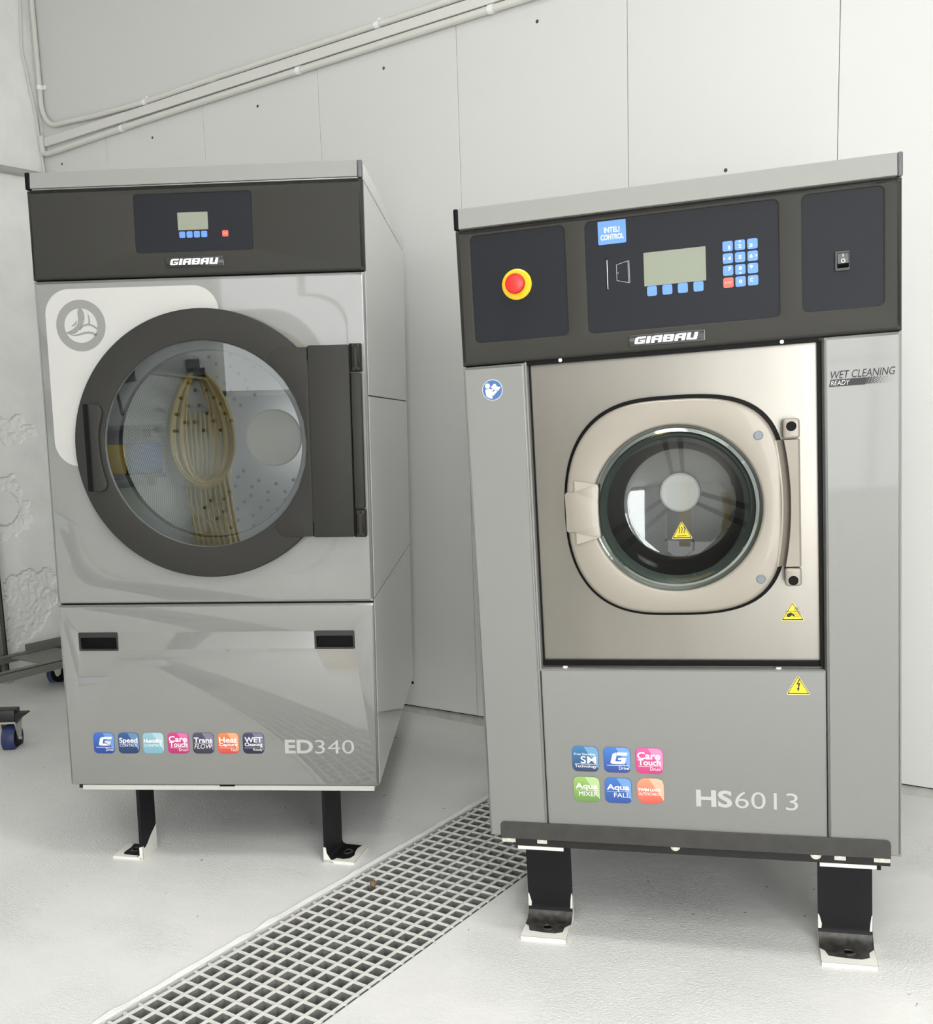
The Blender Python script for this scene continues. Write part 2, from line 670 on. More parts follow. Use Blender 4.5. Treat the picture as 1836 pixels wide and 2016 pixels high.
def stroke(pts, w):
    """outline polygon of a stroked polyline with widths w"""
    if not isinstance(w, (list, tuple)):
        w = [w] * len(pts)
    L, Rr = [], []
    for i, p in enumerate(pts):
        a = pts[max(0, i - 1)]
        b = pts[min(len(pts) - 1, i + 1)]
        t = Vector((b[0] - a[0], b[1] - a[1])).normalized()
        L.append((p[0] - t.y * w[i] / 2, p[1] + t.x * w[i] / 2))
        Rr.append((p[0] + t.y * w[i] / 2, p[1] - t.x * w[i] / 2))
    return L + Rr[::-1]


def bez(p, n=12):
    out = []
    for k in range(n + 1):
        t = k / n
        q = [Vector(x) for x in p]
        while len(q) > 1:
            q = [q[i] * (1 - t) + q[i + 1] * t for i in range(len(q) - 1)]
        out.append((q[0].x, q[0].y))
    return out


# ------------------------------------------------------------------ room shell
from mathutils import noise as mnoise
GX0, GX1 = -1.782, -1.384          # drain channel between the two floor fields


def floor_h(x):
    if x > -1.17:
        return min(0.03, 0.028 * (x + 1.17))
    if x < -1.87:
        return min(0.022, 0.022 * (-1.87 - x))
    return 0.0


def build_floor():
    bm = bmesh.new()
    for xs in ([XL - 0.2, -3.6, -2.9, -2.6, -2.3, -2.0, -1.87, GX0], [GX1, -1.17, -0.9, -0.6, -0.3, -0.1, XR + 0.2]):
        lo = [bm.verts.new((x, YF - 0.2, floor_h(x))) for x in xs]
        hi = [bm.verts.new((x, YB + 0.1, floor_h(x))) for x in xs]
        for i in range(len(xs) - 1):
            bm.faces.new((lo[i], lo[i + 1], hi[i + 1], hi[i]))
        # side of the slab facing the channel
        x = GX0 if xs[-1] == GX0 else GX1
        q = [bm.verts.new(p) for p in ((x, YF - 0.2, 0), (x, YB + 0.1, 0), (x, YB + 0.1, -0.2), (x, YF - 0.2, -0.2))]
        bm.faces.new(q)
    return struct(finish('floor', bm, M_floor, recalc=False), 'pale grey painted concrete floor')


floor_o = build_floor()
# drain channel under the grating
bm = bmesh.new()
box(bm, GX0 - 0.01, GX1 + 0.01, YF - 0.2, YB + 0.1, -0.23, -0.19)
struct(finish('trim_1', bm, M_channel), 'grey concrete bottom of the floor drain channel')
# ridge of filler along the left rim of the channel
bm = bmesh.new()
pts, rad = [], []
for k in range(120):
    y = -0.2 + 3.55 * k / 119
    pts.append((GX0 - 0.012 + 0.004 * mnoise.noise((0, y * 9, 1)), y, -0.006 + 0.003 * mnoise.noise((3, y * 14, 2))))
    rad.append(0.011 + 0.006 * mnoise.noise((5, y * 21, 0)))
tube(bm, pts, rad, 8)
struct(finish('trim_2', bm, M_floor), 'lumpy painted filler ridge along the drain grating')

# back wall: panels over a dark backing
bm = bmesh.new()
box(bm, XL - 0.2, XR + 0.2, YB + 0.022, YB + 0.12, 0.0, ZC)
wall_back = struct(finish('wall_back', bm, M_gap), 'white panelled back wall behind the machines')
S, X0 = 0.67265, -4.26626
xs = [XL] + [X0 + k * S for k in range(0, 11)]
xs = [x for x in xs if x < XR] + [XR]
WALL_SPLIT = 2.69
for k in range(len(xs) - 1):
    bm = bmesh.new()
    box(bm, xs[k] + 0.001, xs[k + 1] - 0.001, YB, YB + 0.03, 0.0440, WALL_SPLIT, bev=0.0012, seg=1)
    finish('panel', bm, M_wall, wall_back, smooth=False)
boxobj('upper_panel', (XL, XR, YB + 0.0005, YB + 0.03, WALL_SPLIT, ZC), M_wallup, wall_back)
M_screw = mat('screw_head', (88, 80, 68), 0.5, metal=0.5)
for k, (x, z) in enumerate([(-4.6162, 2.549), (-3.9325, 2.551), (-3.2587, 2.556), (-2.5844, 2.562), (-1.9108, 2.5695), (-1.2424, 1.9693), (-0.57, 1.97), (-2.567, 0.142), (-1.84, 0.44)]):
    s = revobj('screw', [(0.0, YB - 0.0022), (0.0045, YB - 0.002), (0.0062, YB)], x, z, M_screw if k != 7 else M_black, wall_back, n=14)

bm = bmesh.new()
n = 220
top, bot = [], []
for k in range(n + 1):
    x = XL + (XR - XL) * k / n
    top.append(bm.verts.new((x, YB + 0.012 + 0.003 * mnoise.noise((x * 9, 0, 4)), 0.0370 + 0.002 * mnoise.noise((x * 15, 2, 4)))))
    bot.append(bm.verts.new((x, YB - 0.012 + 0.004 * mnoise.noise((x * 12, 3, 0)), -0.004 + floor_h(x))))
for k in range(n):
    bm.faces.new((bot[k], bot[k + 1], top[k + 1], top[k]))
struct(finish('baseboard_back', bm, M_trim), 'rough grey plinth strip at the foot of the back wall')

# left wall: patchy plaster
PATCH = [
    [(2.95, 1.315), (3.116, 1.325), (3.215, 1.24), (3.19, 1.215), (3.116, 1.19), (2.95, 1.185)],
    [(2.9, 1.05), (3.07, 1.03), (3.10, 0.93), (3.138, 0.80), (3.096, 0.745), (2.95, 0.695), (2.9, 0.70)],
    [(2.962, 0.49), (3.016, 0.535), (3.238, 0.535), (3.242, 0.37), (3.13, 0.222), (2.98, 0.158), (2.94, 0.18)],
]


def inside(p, poly):
    c = False
    j = len(poly) - 1
    for i in range(len(poly)):
        a, b = poly[i], poly[j]
        if (a[1] > p[1]) != (b[1] > p[1]) and p[0] < (b[0] - a[0]) * (p[1] - a[1]) / (b[1] - a[1]) + a[0]:
            c = not c
        j = i
    return c


def plaster(y, z):
    wy = y + 0.03 * mnoise.noise((y * 22, z * 22, 1.3))
    wz = z + 0.03 * mnoise.noise((y * 22, z * 22, 7.7))
    d = 0.002 * mnoise.noise((y * 5, z * 5, 0.0))
    for k, p in enumerate(PATCH):
        if inside((wy, wz), p):
            g = mnoise.noise((y * 55, z * 55, k * 3.1)) + 0.6 * mnoise.noise((y * 110, z * 110, k))
            if k == 1 and (y - 2.99) ** 2 + (z - 0.87) ** 2 < 0.0075:
                return d + 0.004
            return d - 0.009 + 0.007 * g
    if z < 0.128 + 0.012 * mnoise.noise((y * 18, 0, 2)):
        return d - 0.012 + 0.003 * mnoise.noise((y * 60, z * 60, 9))
    return d


bm = bmesh.new()
ya, yb, za, zb, st = 2.6, 3.41, -0.01, 1.6, 0.0075
ny, nz = int((yb - ya) / st), int((zb - za) / st)
grid = [[bm.verts.new((XL + plaster(ya + st * i, za + st * j), ya + st * i, za + st * j)) for j in range(nz + 1)] for i in range(ny + 1)]
for i in range(ny):
    for j in range(nz):
        bm.faces.new((grid[i][j], grid[i][j + 1], grid[i + 1][j + 1], grid[i + 1][j]))
ze, ye = za + st * nz, ya + st * ny
for q in (((YF - 0.2, -0.01), (ya, ZC)), ((ya, ze), (ye, ZC))):
    (y0, z0), (y1, z1) = q
    vs = [bm.verts.new((XL, y, z)) for y, z in ((y0, z0), (y0, z1), (y1, z1), (y1, z0))]
    bm.faces.new(vs)
M_left = mat('plaster_white', (243, 243, 240), 0.6, bump=(38, 0.35, 0.006), vary=(6, 0.05))
struct(finish('wall_left', bm, M_left, recalc=False), 'white painted concrete wall with flaking plaster patches')

# walls behind the camera, ceiling
boxobj('ceiling', (XL - 0.2, XR + 0.2, YF - 0.2, YB + 0.2, ZC, ZC + 0.1), M_ceil)['kind'] = 'structure'


def wall_with_openings(name, axis, pos, a0, a1, z0, z1, holes, m):
    """upright wall at axis=pos with rectangular window openings (a0,a1,z0,z1)"""
    bm = bmesh.new()
    aa = sorted({a0, a1} | {h[0] for h in holes} | {h[1] for h in holes})
    zz = sorted({z0, z1} | {h[2] for h in holes} | {h[3] for h in holes})
    for i in range(len(aa) - 1):
        for j in range(len(zz) - 1):
            ca, cz = (aa[i] + aa[i + 1]) / 2, (zz[j] + zz[j + 1]) / 2
            if any(h[0] < ca < h[1] and h[2] < cz < h[3] for h in holes):
                continue
            if axis == 'x':
                box(bm, pos, pos + 0.12, aa[i], aa[i + 1], zz[j], zz[j + 1])
            else:
                box(bm, aa[i], aa[i + 1], pos - 0.12, pos, zz[j], zz[j + 1])
    return struct(finish(name, bm, m, smooth=False))


SIDE_WIN = [(-2.4, -0.2, 0.9, 2.7)]
REAR_WIN = [(-0.45, 1.0, 0.1, 3.0), (1.5, 2.66, 0.06, 2.9)]  # the right-hand opening is made up for its light
wall_with_openings('wall_right', 'x', XR, YF - 0.1, YB + 0.1, -0.02, ZC, SIDE_WIN, M_wall)
wall_with_openings('wall_front', 'y', YF, XL - 0.1, XR + 0.1, -0.02, ZC, REAR_WIN, M_rear)
E_MAT = {'door': emit_mat('added_pane_light', (252, 254, 255), E_ADDED), 'side': emit_mat('side_window_daylight', (252, 254, 255), E_SIDE), 'rear': emit_mat('rear_window_daylight', (252, 254, 255), E_REAR), 'yard': emit_mat('yard_seen_outside', (228, 232, 232), E_REAR * 0.5), 'tube': emit_mat('lamp_diffuser', (255, 253, 250), E_TUBE)}  # the door entry feeds the added bright rear pane
wn = 0
for axis, pos, wins in (('x', XR, SIDE_WIN), ('y', YF, REAR_WIN)):
    for a0, a1, z0, z1 in wins:
        wn += 1
        bm = bmesh.new()
        t = 0.06
        bars = [(a0, a0 + t, z0, z1), (a1 - t, a1, z0, z1), (a0, a1, z0, z0 + t), (a0, a1, z1 - t, z1), ((a0 + a1) / 2 - 0.025, (a0 + a1) / 2 + 0.025, z0, z1), (a0, a1, 1.44, 1.48)]
        for b in bars:
            if axis == 'x':
                box(bm, pos + 0.01, pos + 0.07, *b)
            else:
                box(bm, b[0], b[1], pos - 0.07, pos - 0.01, b[2], b[3])
        w = struct(finish('window_%d' % wn, bm, M_frame, smooth=False), 'white framed window or added bright pane behind the camera')
        zs = 1.46       # outside: skyline, paler sky above it, darker yard below
        for za_, zb_, em in ((z0, z1, 'side'),) if axis == 'x' else (((z0, zs, 'yard'), (zs, z1, 'rear')) if a0 < 0 else ((z0, z1, 'door'),)):
            bm = bmesh.new()
            if axis == 'x':
                q = [(pos + 0.05, a0, za_), (pos + 0.05, a1, za_), (pos + 0.05, a1, zb_), (pos + 0.05, a0, zb_)]
            else:
                q = [(a0, pos - 0.05, za_), (a1, pos - 0.05, za_), (a1, pos - 0.05, zb_), (a0, pos - 0.05, zb_)]
            bm.faces.new([bm.verts.new(p) for p in q])
            finish('pane', bm, E_MAT[em], w)

# ceiling tube lamps, unseen, each with an added narrow beam for floor and niche
for k, (x, y) in enumerate([(-0.9, 1.75), (1.2, 0.6), (-0.3, -0.8), (1.3, -1.0)]):
    t = empty('ceiling_lamp', (x, y, ZC))
    tag(t, 'flat white ceiling lamp ' + ('above the washer', 'by the right wall', 'above the camera', 'nearest the added rear pane')[k], 'lamp', 'ceiling lamps')
    boxobj('housing', (-0.7, 0.7, -0.2, 0.2, -0.05, 0.0), M_lampbody, t)
    boxobj('diffuser', (-0.68, 0.68, -0.19, 0.19, -0.075, -0.05), E_MAT['tube'], t)
    la = bpy.data.lights.new('added_beam', 'AREA')  # added light, spread kept narrow to brighten niche and floor, not upper wall
    la.shape = 'RECTANGLE'
    la.size, la.size_y = 1.3, 0.36
    la.energy = P_ADDED_BEAM
    la.spread = R(118)
    la.color = (1.0, 0.985, 0.96)
    lo_ = bpy.data.objects.new('added_beam', la)
    lo_.location = (0, 0, -0.078)
    COL.objects.link(lo_)
    lo_.parent = t

# ------------------------------------------------------------------ drain grating
PITCH = 0.0404
BX = [-1.760 + PITCH * k for k in range(10)]


def bar_mesh(name, length, along, w_top=0.0074, w_bot=0.0055, h=0.032):
    bm = bmesh.new()
    a, b = w_top / 2, w_bot / 2
    sec = [(-b, -h), (b, -h), (a, -0.004), (a - 0.0015, 0), (-a + 0.0015, 0), (-a, -0.004)]
    r0 = [bm.verts.new((p[0], 0, p[1]) if along == 'y' else (0, p[0], p[1])) for p in sec]
    r1 = [bm.verts.new((p[0], length, p[1]) if along == 'y' else (length, p[0], p[1])) for p in sec]
    n = len(sec)
    for i in range(n):
        f = bm.faces.new((r0[i], r0[(i + 1) % n], r1[(i + 1) % n], r1[i]))
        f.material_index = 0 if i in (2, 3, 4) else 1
    bm.faces.new(r0[::-1])
    bm.faces.new(r1)
    bmesh.ops.recalc_face_normals(bm, faces=bm.faces[:])
    me = bpy.data.meshes.new(name)
    bm.to_mesh(me)
    bm.free()
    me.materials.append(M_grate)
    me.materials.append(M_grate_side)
    return me


glabels = ['near floor grating panel at the bottom edge of the frame', 'middle floor grating panel between the two machines', 'far floor grating panel running behind the washer', 'floor grating panel nearest the camera, out of frame']
cross_me = bar_mesh('bar', 9 * PITCH + 0.022, 'x')
for gi, (y0, n) in enumerate([(0.857, 25), (1.8655, 25), (2.874, 12), (-0.153, 25)]):
    t = empty('floor_grating', (0, 0, 0))
    tag(t, glabels[gi], 'grating', 'drain grating panels')
    long_me = bar_mesh('bar', (n - 1) * 0.0402 + 0.045, 'y')
    for x in BX:
        o = bpy.data.objects.new('bar', long_me)
        o.location = (x, y0 - 0.004, 0.001)
        COL.objects.link(o)
        o.parent = t
    for k in range(n):
        o = bpy.data.objects.new('bar', cross_me)
        o.location = (BX[0] - 0.014, y0 + 0.018 + k * 0.0402, 0.0005)
        COL.objects.link(o)
        o.parent = t
# pebble on the grating
bm = bmesh.new()
bmesh.ops.create_icosphere(bm, subdivisions=3, radius=1.0)
for v in bm.verts:
    s = 1 + 0.12 * mnoise.noise(v.co * 1.7)
    v.co = Vector((v.co.x * 0.009 * s, v.co.y * 0.016 * s, v.co.z * 0.008 * s + 0.008))
o = finish('pebble', bm, M_stone)
o.location = (-1.6986, 2.0345, 0.001)
o.rotation_euler = (0, 0.3, 0.6)
tag(o, 'small brown pebble lying on the drain grating', 'pebble')

# ------------------------------------------------------------------ cables and trunking on the back wall
bm = bmesh.new()
secs = []
for x, zb_, zt_ in ((-4.712, 2.644, 2.6885), (-3.955, 2.6495, 2.690), (-3.44, 2.654, 2.6965), (-2.43, 2.663, 2.7005), (1.5, 2.688, 2.722)):
    secs.append([bm.verts.new((x, y, z)) for y, z in ((YB, zb_), (YB - 0.020, zb_), (YB - 0.022, zb_ + 0.002), (YB - 0.022, zt_ - 0.002), (YB - 0.020, zt_), (YB, zt_))])
for a, b in zip(secs, secs[1:]):
    for q in range(6):
        bm.faces.new((a[q], a[(q + 1) % 6], b[(q + 1) % 6], b[q]))
bm.faces.new(secs[0])
bm.faces.new(secs[-1])
o = finish('cable_trunking', bm, M_trunk)
tag(o, 'flat white cable trunking along the back wall between two conduits', 'trunking')


def clip(parent, x, z, r, vertical=False):
    bm = bmesh.new()
    prof = [(r + 0.0023, -0.011), (r + 0.0023, 0.011), (r + 0.0005, 0.011), (r + 0.0005, -0.011), (r + 0.0023, -0.011)]
    n = 18
    for a, b in zip(prof, prof[1:]):
        for k in range(n):
            t0, t1 = 2 * PI * k / n, 2 * PI * (k + 1) / n
            q = []
            for (rr_, ax), tt in (((a), t0), ((a), t1), ((b), t1), ((b), t0)):
                c, s_ = rr_ * math.cos(tt), rr_ * math.sin(tt)
                q.append(bm.verts.new((x + ax, YB - r - 0.0024 + c, z + s_) if not vertical else (x + s_, YB - r - 0.0024 + c, z + ax)))
            bm.faces.new(q)
    if vertical:
        box(bm, x - 0.002, x + r + 0.022, YB - 0.006, YB - 0.0005, z - 0.01, z + 0.01)
    else:
        box(bm, x - 0.008, x + 0.008, YB - 0.006, YB - 0.0005, z, z + r + 0.014)
    return finish('clip', bm, M_clip, parent)


rp = 0.0138
lower = tubeobj('conduit', [(-4.741, YB - 0.0155, 2.70), (-4.739, YB - 0.0155, 2.635), (-4.730, YB - 0.0155, 2.616), (-4.70, YB - 0.0155, 2.609), (-3.96, YB - 0.0155, 2.6275), (-3.45, YB - 0.0155, 2.6345), (-2.44, YB - 0.0155, 2.6450), (1.5, YB - 0.0155, 2.670)], rp, M_pipe, n=16)
tag(lower, 'white round conduit clipped just below the flat trunking', 'conduit')
for x, z in ((-4.1151, 2.6237), (-3.0013, 2.6393), (-2.0838, 2.6473), (-1.0, 2.6542)):
    clip(lower, x, z, rp)
pts = [(1.5, YB - 0.0150, 2.742), (-2.43, YB - 0.0150, 2.7175), (-3.44, YB - 0.0150, 2.7130), (-3.95, YB - 0.0150, 2.7060), (-4.30, YB - 0.0150, 2.7150), (-4.50, YB - 0.0150, 2.7270)]
for k in range(1, 9):
    a = 0.5 * PI * k / 8
    pts.append((-4.60 - 0.122 * math.sin(a), YB - 0.0135, 2.852 - 0.122 * math.cos(a)))
pts += [(-4.725, YB - 0.0135, 3.3), (-4.715, YB - 0.0135, ZC)]
upper = tubeobj('conduit', pts, 0.0125, M_pipe, n=14)
tag(upper, 'white round conduit above the trunking, bending up near the corner', 'conduit')
for x, z in ((-3.945, 2.706), (-2.5929, 2.7168), (-1.3, 2.7246)):
    clip(upper, x, z, 0.0125)
clip(upper, -4.7225, 2.925, 0.0125, vertical=True)
for x in (-3.66, -3.52):
    bm = bmesh.new()
    tube(bm, [(x, YB - 0.0150, 2.7108), (x + 0.04, YB - 0.0150, 2.7113)], 0.0138, 14)
    finish('coupling', bm, M_pipe, upper)
o = boxobj('cable_trunking', (-4.757, -4.745, YB - 0.012, YB, 2.70, ZC), M_trunk, bev=0.002)
tag(o, 'narrow upright white trunking in the wall corner', 'trunking')
o = tubeobj('cable', [(XL + 0.010, YB - 0.03, ZC), (XL + 0.009, YB - 0.06, 3.3), (XL + 0.010, YB - 0.075, 3.1), (XL + 0.012, YB - 0.03, 2.8), (XL + 0.012, YB - 0.015, 2.6), (XL + 0.03, YB - 0.02, 2.45), (XL + 0.035, YB - 0.02, 1.8)], 0.006, M_pipe, n=8)
tag(o, 'loose white cable hanging down the wall corner', 'cable')
o = tubeobj('wall_pipe', [(XL + 0.022, -1.0, 2.508), (XL + 0.022, 3.39, 2.508)], 0.017, mat('pipe_paint_grey', (176, 176, 172), 0.4), n=14)
tag(o, 'horizontal grey painted pipe on the left wall', 'pipe')


# ------------------------------------------------------------------ shared bits for the machines
def icon(parent, u0, v0, w, h, top, bot, lines, rules=(), big_g=None, d=-0.0005, clip_r=None):
    u1, v1 = u0 + w, v0 + h
    key = 'print_%d_%d' % (int(u0 * 1e4), int(v0 * 1e4)) + parent.name
    top, bot = tuple(int(c * 0.9) for c in top), tuple(int(c * 0.9) for c in bot)
    pm = print_mat(key, top, bot, v0, v1)
    light = tuple(int(c * 0.72 + 255 * 0.28) for c in top)
    lm = mat(key + '_gloss', light, 0.3, coat=0.6)
    bm = bmesh.new()
    r = clip_r or 0.2 * w
    slab(bm, rr(u0, u1, v0, v1, r, 5), [], d - 0.0012, d, 0.0004, 1)
    e = d - 0.00135
    f = bm.faces.new([bm.verts.new((u0 + a * w, e, v0 + b * h)) for a, b in ((0.45, 0.99), (0.80, 0.99), (0.93, 0.94), (0.985, 0.80), (0.985, 0.12))])
    f.material_index = 1
    s = finish('sticker', bm, [pm, lm], parent)
    e -= 0.00015
    for (txt, x0, x1, y0, y1, bold, shear) in lines:
        text(s, txt, u0 + x0 * w, u0 + x1 * w, v0 + y0 * h, v0 + y1 * h, e, M_white, bold=bold, shear=shear)
    for (x0, x1, y, t) in rules:
        poly_obj('rule', [[(u0 + x0 * w, v0 + y * h), (u0 + x1 * w, v0 + y * h), (u0 + x1 * w, v0 + (y + t) * h), (u0 + x0 * w, v0 + (y + t) * h)]], e, M_white, s)
    if big_g:
        x0, x1, y0, y1 = big_g
        block_letters(s, 'G', u0 + x0 * w, u0 + x1 * w, v0 + y0 * h, v0 + y1 * h, e, M_white)
    return s


def tri_loop(cu, cv, w, r):
    h = w * 0.86
    P3 = [(cu - w / 2, cv - h / 2), (cu + w / 2, cv - h / 2), (cu, cv + h / 2)]
    out = []
    for i in range(3):
        a, b, c = Vector(P3[i - 1]), Vector(P3[i]), Vector(P3[(i + 1) % 3])
        p0, p1 = b + (a - b).normalized() * r, b + (c - b).normalized() * r
        for k in range(5):
            t = k / 4
            q = p0 * (1 - t) ** 2 + b * 2 * t * (1 - t) + p1 * t * t
            out.append((q.x, q.y))
    return out


def warning(parent, cu, cv, w, d, symbol, label):
    bm = bmesh.new()
    slab(bm, tri_loop(cu, cv, w, 0.1 * w), [], d - 0.0006, d, 0, mi=0)
    slab(bm, tri_loop(cu, cv - 0.004 * w, w * 0.92, 0.06 * w), [], d - 0.0008, d - 0.0006, 0, mi=1)
    slab(bm, tri_loop(cu, cv - 0.006 * w, w * 0.80, 0.04 * w), [], d - 0.0010, d - 0.0008, 0, mi=2)
    s = finish('sticker', bm, [M_yellow2, M_ink, M_yellow], parent, smooth=False)
    s['label'] = label
    poly_obj('pictogram', [[(cu + 1.3 * p[0] * w, cv + (1.3 * p[1] + 0.02) * w) for p in q] for q in symbol], d - 0.0012, M_ink, s)
    return s


SYM_HOT = [stroke(bez([(x, -0.14), (x - 0.07, -0.08), (x + 0.08, -0.02), (x - 0.02, 0.10)], 8), 0.028) for x in (-0.085, 0.005, 0.095)] + [[(-0.17, -0.25), (0.17, -0.24), (0.17, -0.215), (-0.17, -0.225)]]
SYM_VOLT = [[(0.03, 0.19), (-0.06, 0.0), (0.01, 0.02), (-0.015, -0.12), (-0.05, -0.11), (0.0, -0.24), (0.05, -0.10), (0.02, -0.11), (0.075, 0.07), (0.0, 0.045), (0.07, 0.19)]]
SYM_HAND = [[(-0.2, -0.20), (-0.17, -0.10), (-0.06, -0.05), (0.05, -0.12), (0.06, -0.22), (-0.02, -0.15), (-0.10, -0.22)], stroke([(-0.22, -0.02), (0.16, -0.01)], 0.015), stroke([(0.06, 0.02), (0.10, 0.12), (0.16, 0.03), (0.18, 0.12)], 0.02),
            stroke([(0.14 + 0.10 * math.cos(a * PI / 8), -0.11 + 0.10 * math.sin(a * PI / 8)) for a in range(17)], 0.014), stroke([(0.14 + 0.04 * math.cos(a * PI / 8), -0.11 + 0.04 * math.sin(a * PI / 8)) for a in range(17)], 0.014)]


def key_pad(parent, cu, cv, s, m, d):
    bm = bmesh.new()
    slab(bm, rr(cu - s / 2, cu + s / 2, cv - s / 2, cv + s / 2, s * 0.18, 4), [], d - 0.0006, d, 0.0002, 1)
    return finish('key', bm, m, parent)


def lid_front(u0, u1, v0, v1, parent):
    """front moulding of the lid, leaning back a little"""
    bm = bmesh.new()
    sec = [(0.006, v0), (-0.002, v0), (-0.003, v0 + 0.001), (0.0005, v1 - 0.0012), (0.0018, v1), (0.02, v1)]
    a = [bm.verts.new((u0, d, v)) for d, v in sec]
    b = [bm.verts.new((u1, d, v)) for d, v in sec]
    for q in range(len(sec) - 1):
        bm.faces.new((a[q], a[q + 1], b[q + 1], b[q]))
    bm.faces.new(a)
    bm.faces.new(b)
    return finish('lid_front', bm, M_lid, parent)


def badge(parent, u0, u1, v0, v1, d):
    bm = bmesh.new()
    slab(bm, rr(u0, u1, v0, v1, 0.001, 2), [], d - 0.003, d, 0.0012, 2)
    b = finish('badge', bm, mat('badge_black', (30, 31, 31), 0.12, coat=1.0), parent)
    w, h = u1 - u0, v1 - v0
    block_letters(b, 'GIRBAU', u0 + 0.07 * w, u1 - 0.085 * w, v0 + 0.2 * h, v0 + 0.82 * h, d - 0.0032, M_white)
    return b


# ------------------------------------------------------------------ tumble dryer
DW, DD, DH = 0.8806, 1.2305, 1.66
dryer = empty('tumble_dryer', (-2.5148, 1.7013, 0.2405), rot3(0.55994, 0.0013, 0.0180))
tag(dryer, 'tall grey tumble dryer with round charcoal door on black legs', 'dryer')
CU, CV = 0.447, 0.951

# carcass behind the front panels
bm = bmesh.new()
box(bm, 0.004, DW - 0.004, 0.03, DD - 0.003, 0.004, 1.612)
bmesh.ops.delete(bm, geom=[f for f in bm.faces if abs(f.normal.y + 1) < 1e-3 or all(abs(v.co.y - 0.03) < 1e-6 for v in f.verts)], context='FACES')
finish('carcass', bm, M_gap, dryer)
slabobj('front_frame', rr(0.004, DW - 0.004, 0.004, 1.612, 0.001, 1), 0.025, 0.03, M_gap, dryer, holes=[circ(CU, CV, 0.285)])
for v0, v1 in ((0.0, 0.5255), (0.5285, 1.0695), (1.0725, 1.6155)):
    boxobj('side_panel', (DW - 0.003, DW, 0.0200, DD, v0, v1), M_side, dryer, bev=0.001, seg=1)
    boxobj('side_panel', (0.0, 0.004, 0.012, DD, v0, v1), M_side, dryer, bev=0.001, seg=1)
# lid
lid = boxobj('lid', (0.0, DW, 0.010, DD, 1.6185, DH), M_side, dryer, bev=0.002)
lid_front(0.0125, DW - 0.0125, 1.6205, DH + 0.0005, lid)
for u0, u1 in ((-0.001, 0.0118), (DW - 0.0118, DW + 0.001)):
    boxobj('corner_cap', (u0, u1, -0.002, 0.014, 1.618, DH + 0.001), M_cap if u0 > 0.1 else M_black, lid, bev=0.003, seg=3)
# control fascia with recessed membrane
cp_hole = rr(0.2828, 0.592, 1.4505, 1.5957, 0.008, 5)
fascia = slabobj('control_panel', rr(0.0, DW, 1.389, 1.6165, 0.0012, 2), 0.0, 0.03, M_dark, dryer, holes=[cp_hole], bev=0.009, steps=4, hbev=0.0028)
slabobj('membrane', rr(0.279, 0.596, 1.447, 1.599, 0.008, 5), 0.0026, 0.01, M_inset, fascia)
slabobj('display', rr(0.397, 0.4765, 1.5045, 1.5483, 0.0012, 3), 0.0018, 0.006, M_lcd, fascia)
for k in range(4):
    key_pad(fascia, 0.4072 + k * 0.01935, 1.4930, 0.0158, M_blue, 0.0025)
kr = key_pad(fascia, 0.5207, 1.4930, 0.0158, M_red, 0.0025)
text(fascia, 'STOP', 0.5155, 0.5259, 1.4915, 1.4945, 0.0017, mat('key_pink_print', (250, 180, 170), 0.4), bold=0.02)
badge(fascia, 0.3608, 0.5139, 1.4115, 1.437, 0.0)
# upper front panel with round opening, lower front panel with two pull recesses
upper_p = slabobj('upper_panel', rr(0.0005, DW - 0.0005, 0.522, 1.3865, 0.0012, 2), 0.0, 0.012, M_silver, dryer, holes=[circ(CU, CV, 0.29)], bev=0.008, steps=4, hbev=0.001)
PULL = [(0.0545, 0.1640, 0.3905, 0.4405), (0.7153, 0.8236, 0.3925, 0.4418)]
lower_p = slabobj('lower_panel', rr(0.0005, DW - 0.0005, 0.0, 0.5185, 0.0012, 2), 0.0, 0.012, M_silver, dryer, holes=[rr(a, b, c, e, 0.002, 2) for a, b, c, e in PULL], bev=0.006, steps=3, hbev=0.0005)
for a, b, c, e in PULL:
    bm = bmesh.new()
    slab(bm, rr(a - 0.001, b + 0.001, c - 0.001, e + 0.001, 0.003, 3), [rr(a + 0.005, b - 0.004, c + 0.004, e - 0.014, 0.003, 3)], -0.002, 0.02, 0.001, 1)
    h = finish('pull_handle', bm, mat('pull_black', (34, 34, 35), 0.45), lower_p)
    bm = bmesh.new()
    box(bm, a + 0.001, b - 0.001, 0.018, 0.02, c, e)
    finish('pocket', bm, M_black, h)
# foot rail
boxobj('foot_rail', (0.0335, 0.867, 0.002, 0.05, -0.0145, -0.0006), mat('rail_pale', (206, 206, 200), 0.4, metal=0.3), dryer, bev=0.0006, seg=1)
boxobj('notch', (0.429, 0.4725, 0.0014, 0.006, -0.0034, 0.0006), M_black, dryer)
boxobj('base_plate', (0.02, DW - 0.02, 0.01, DD - 0.02, -0.012, 0.003), M_gap, dryer)
# white film behind the door and its emblem
fr = 0.067
fl = [(0.1514, 0.900)] + [(0.0275 + fr - fr * math.sin(a), 0.900 + fr - fr * math.cos(a)) for a in [PI / 2 * q / 10 for q in range(11)]]
fl += [(0.0275 + fr - fr * math.cos(a), 1.3652 - fr + fr * math.sin(a)) for a in [PI / 2 * q / 10 for q in range(11)]]
fl += [(0.4936 - fr + fr * math.sin(a), 1.3652 - fr + fr * math.cos(a)) for a in [PI / 2 * q / 10 for q in range(11)]]
a0_, a1_ = math.atan2(0.2964, 0.0466), math.atan2(-0.051, -0.2956) + 2 * PI
fl += [(CU + 0.30 * math.cos(a0_ + (a1_ - a0_) * q / 40), CV + 0.30 * math.sin(a0_ + (a1_ - a0_) * q / 40)) for q in range(40)]
film = slabobj('film_panel', fl, -0.0006, 0.0, M_film, upper_p)
lc, lv = 0.1219, 1.2703
bm = bmesh.new()
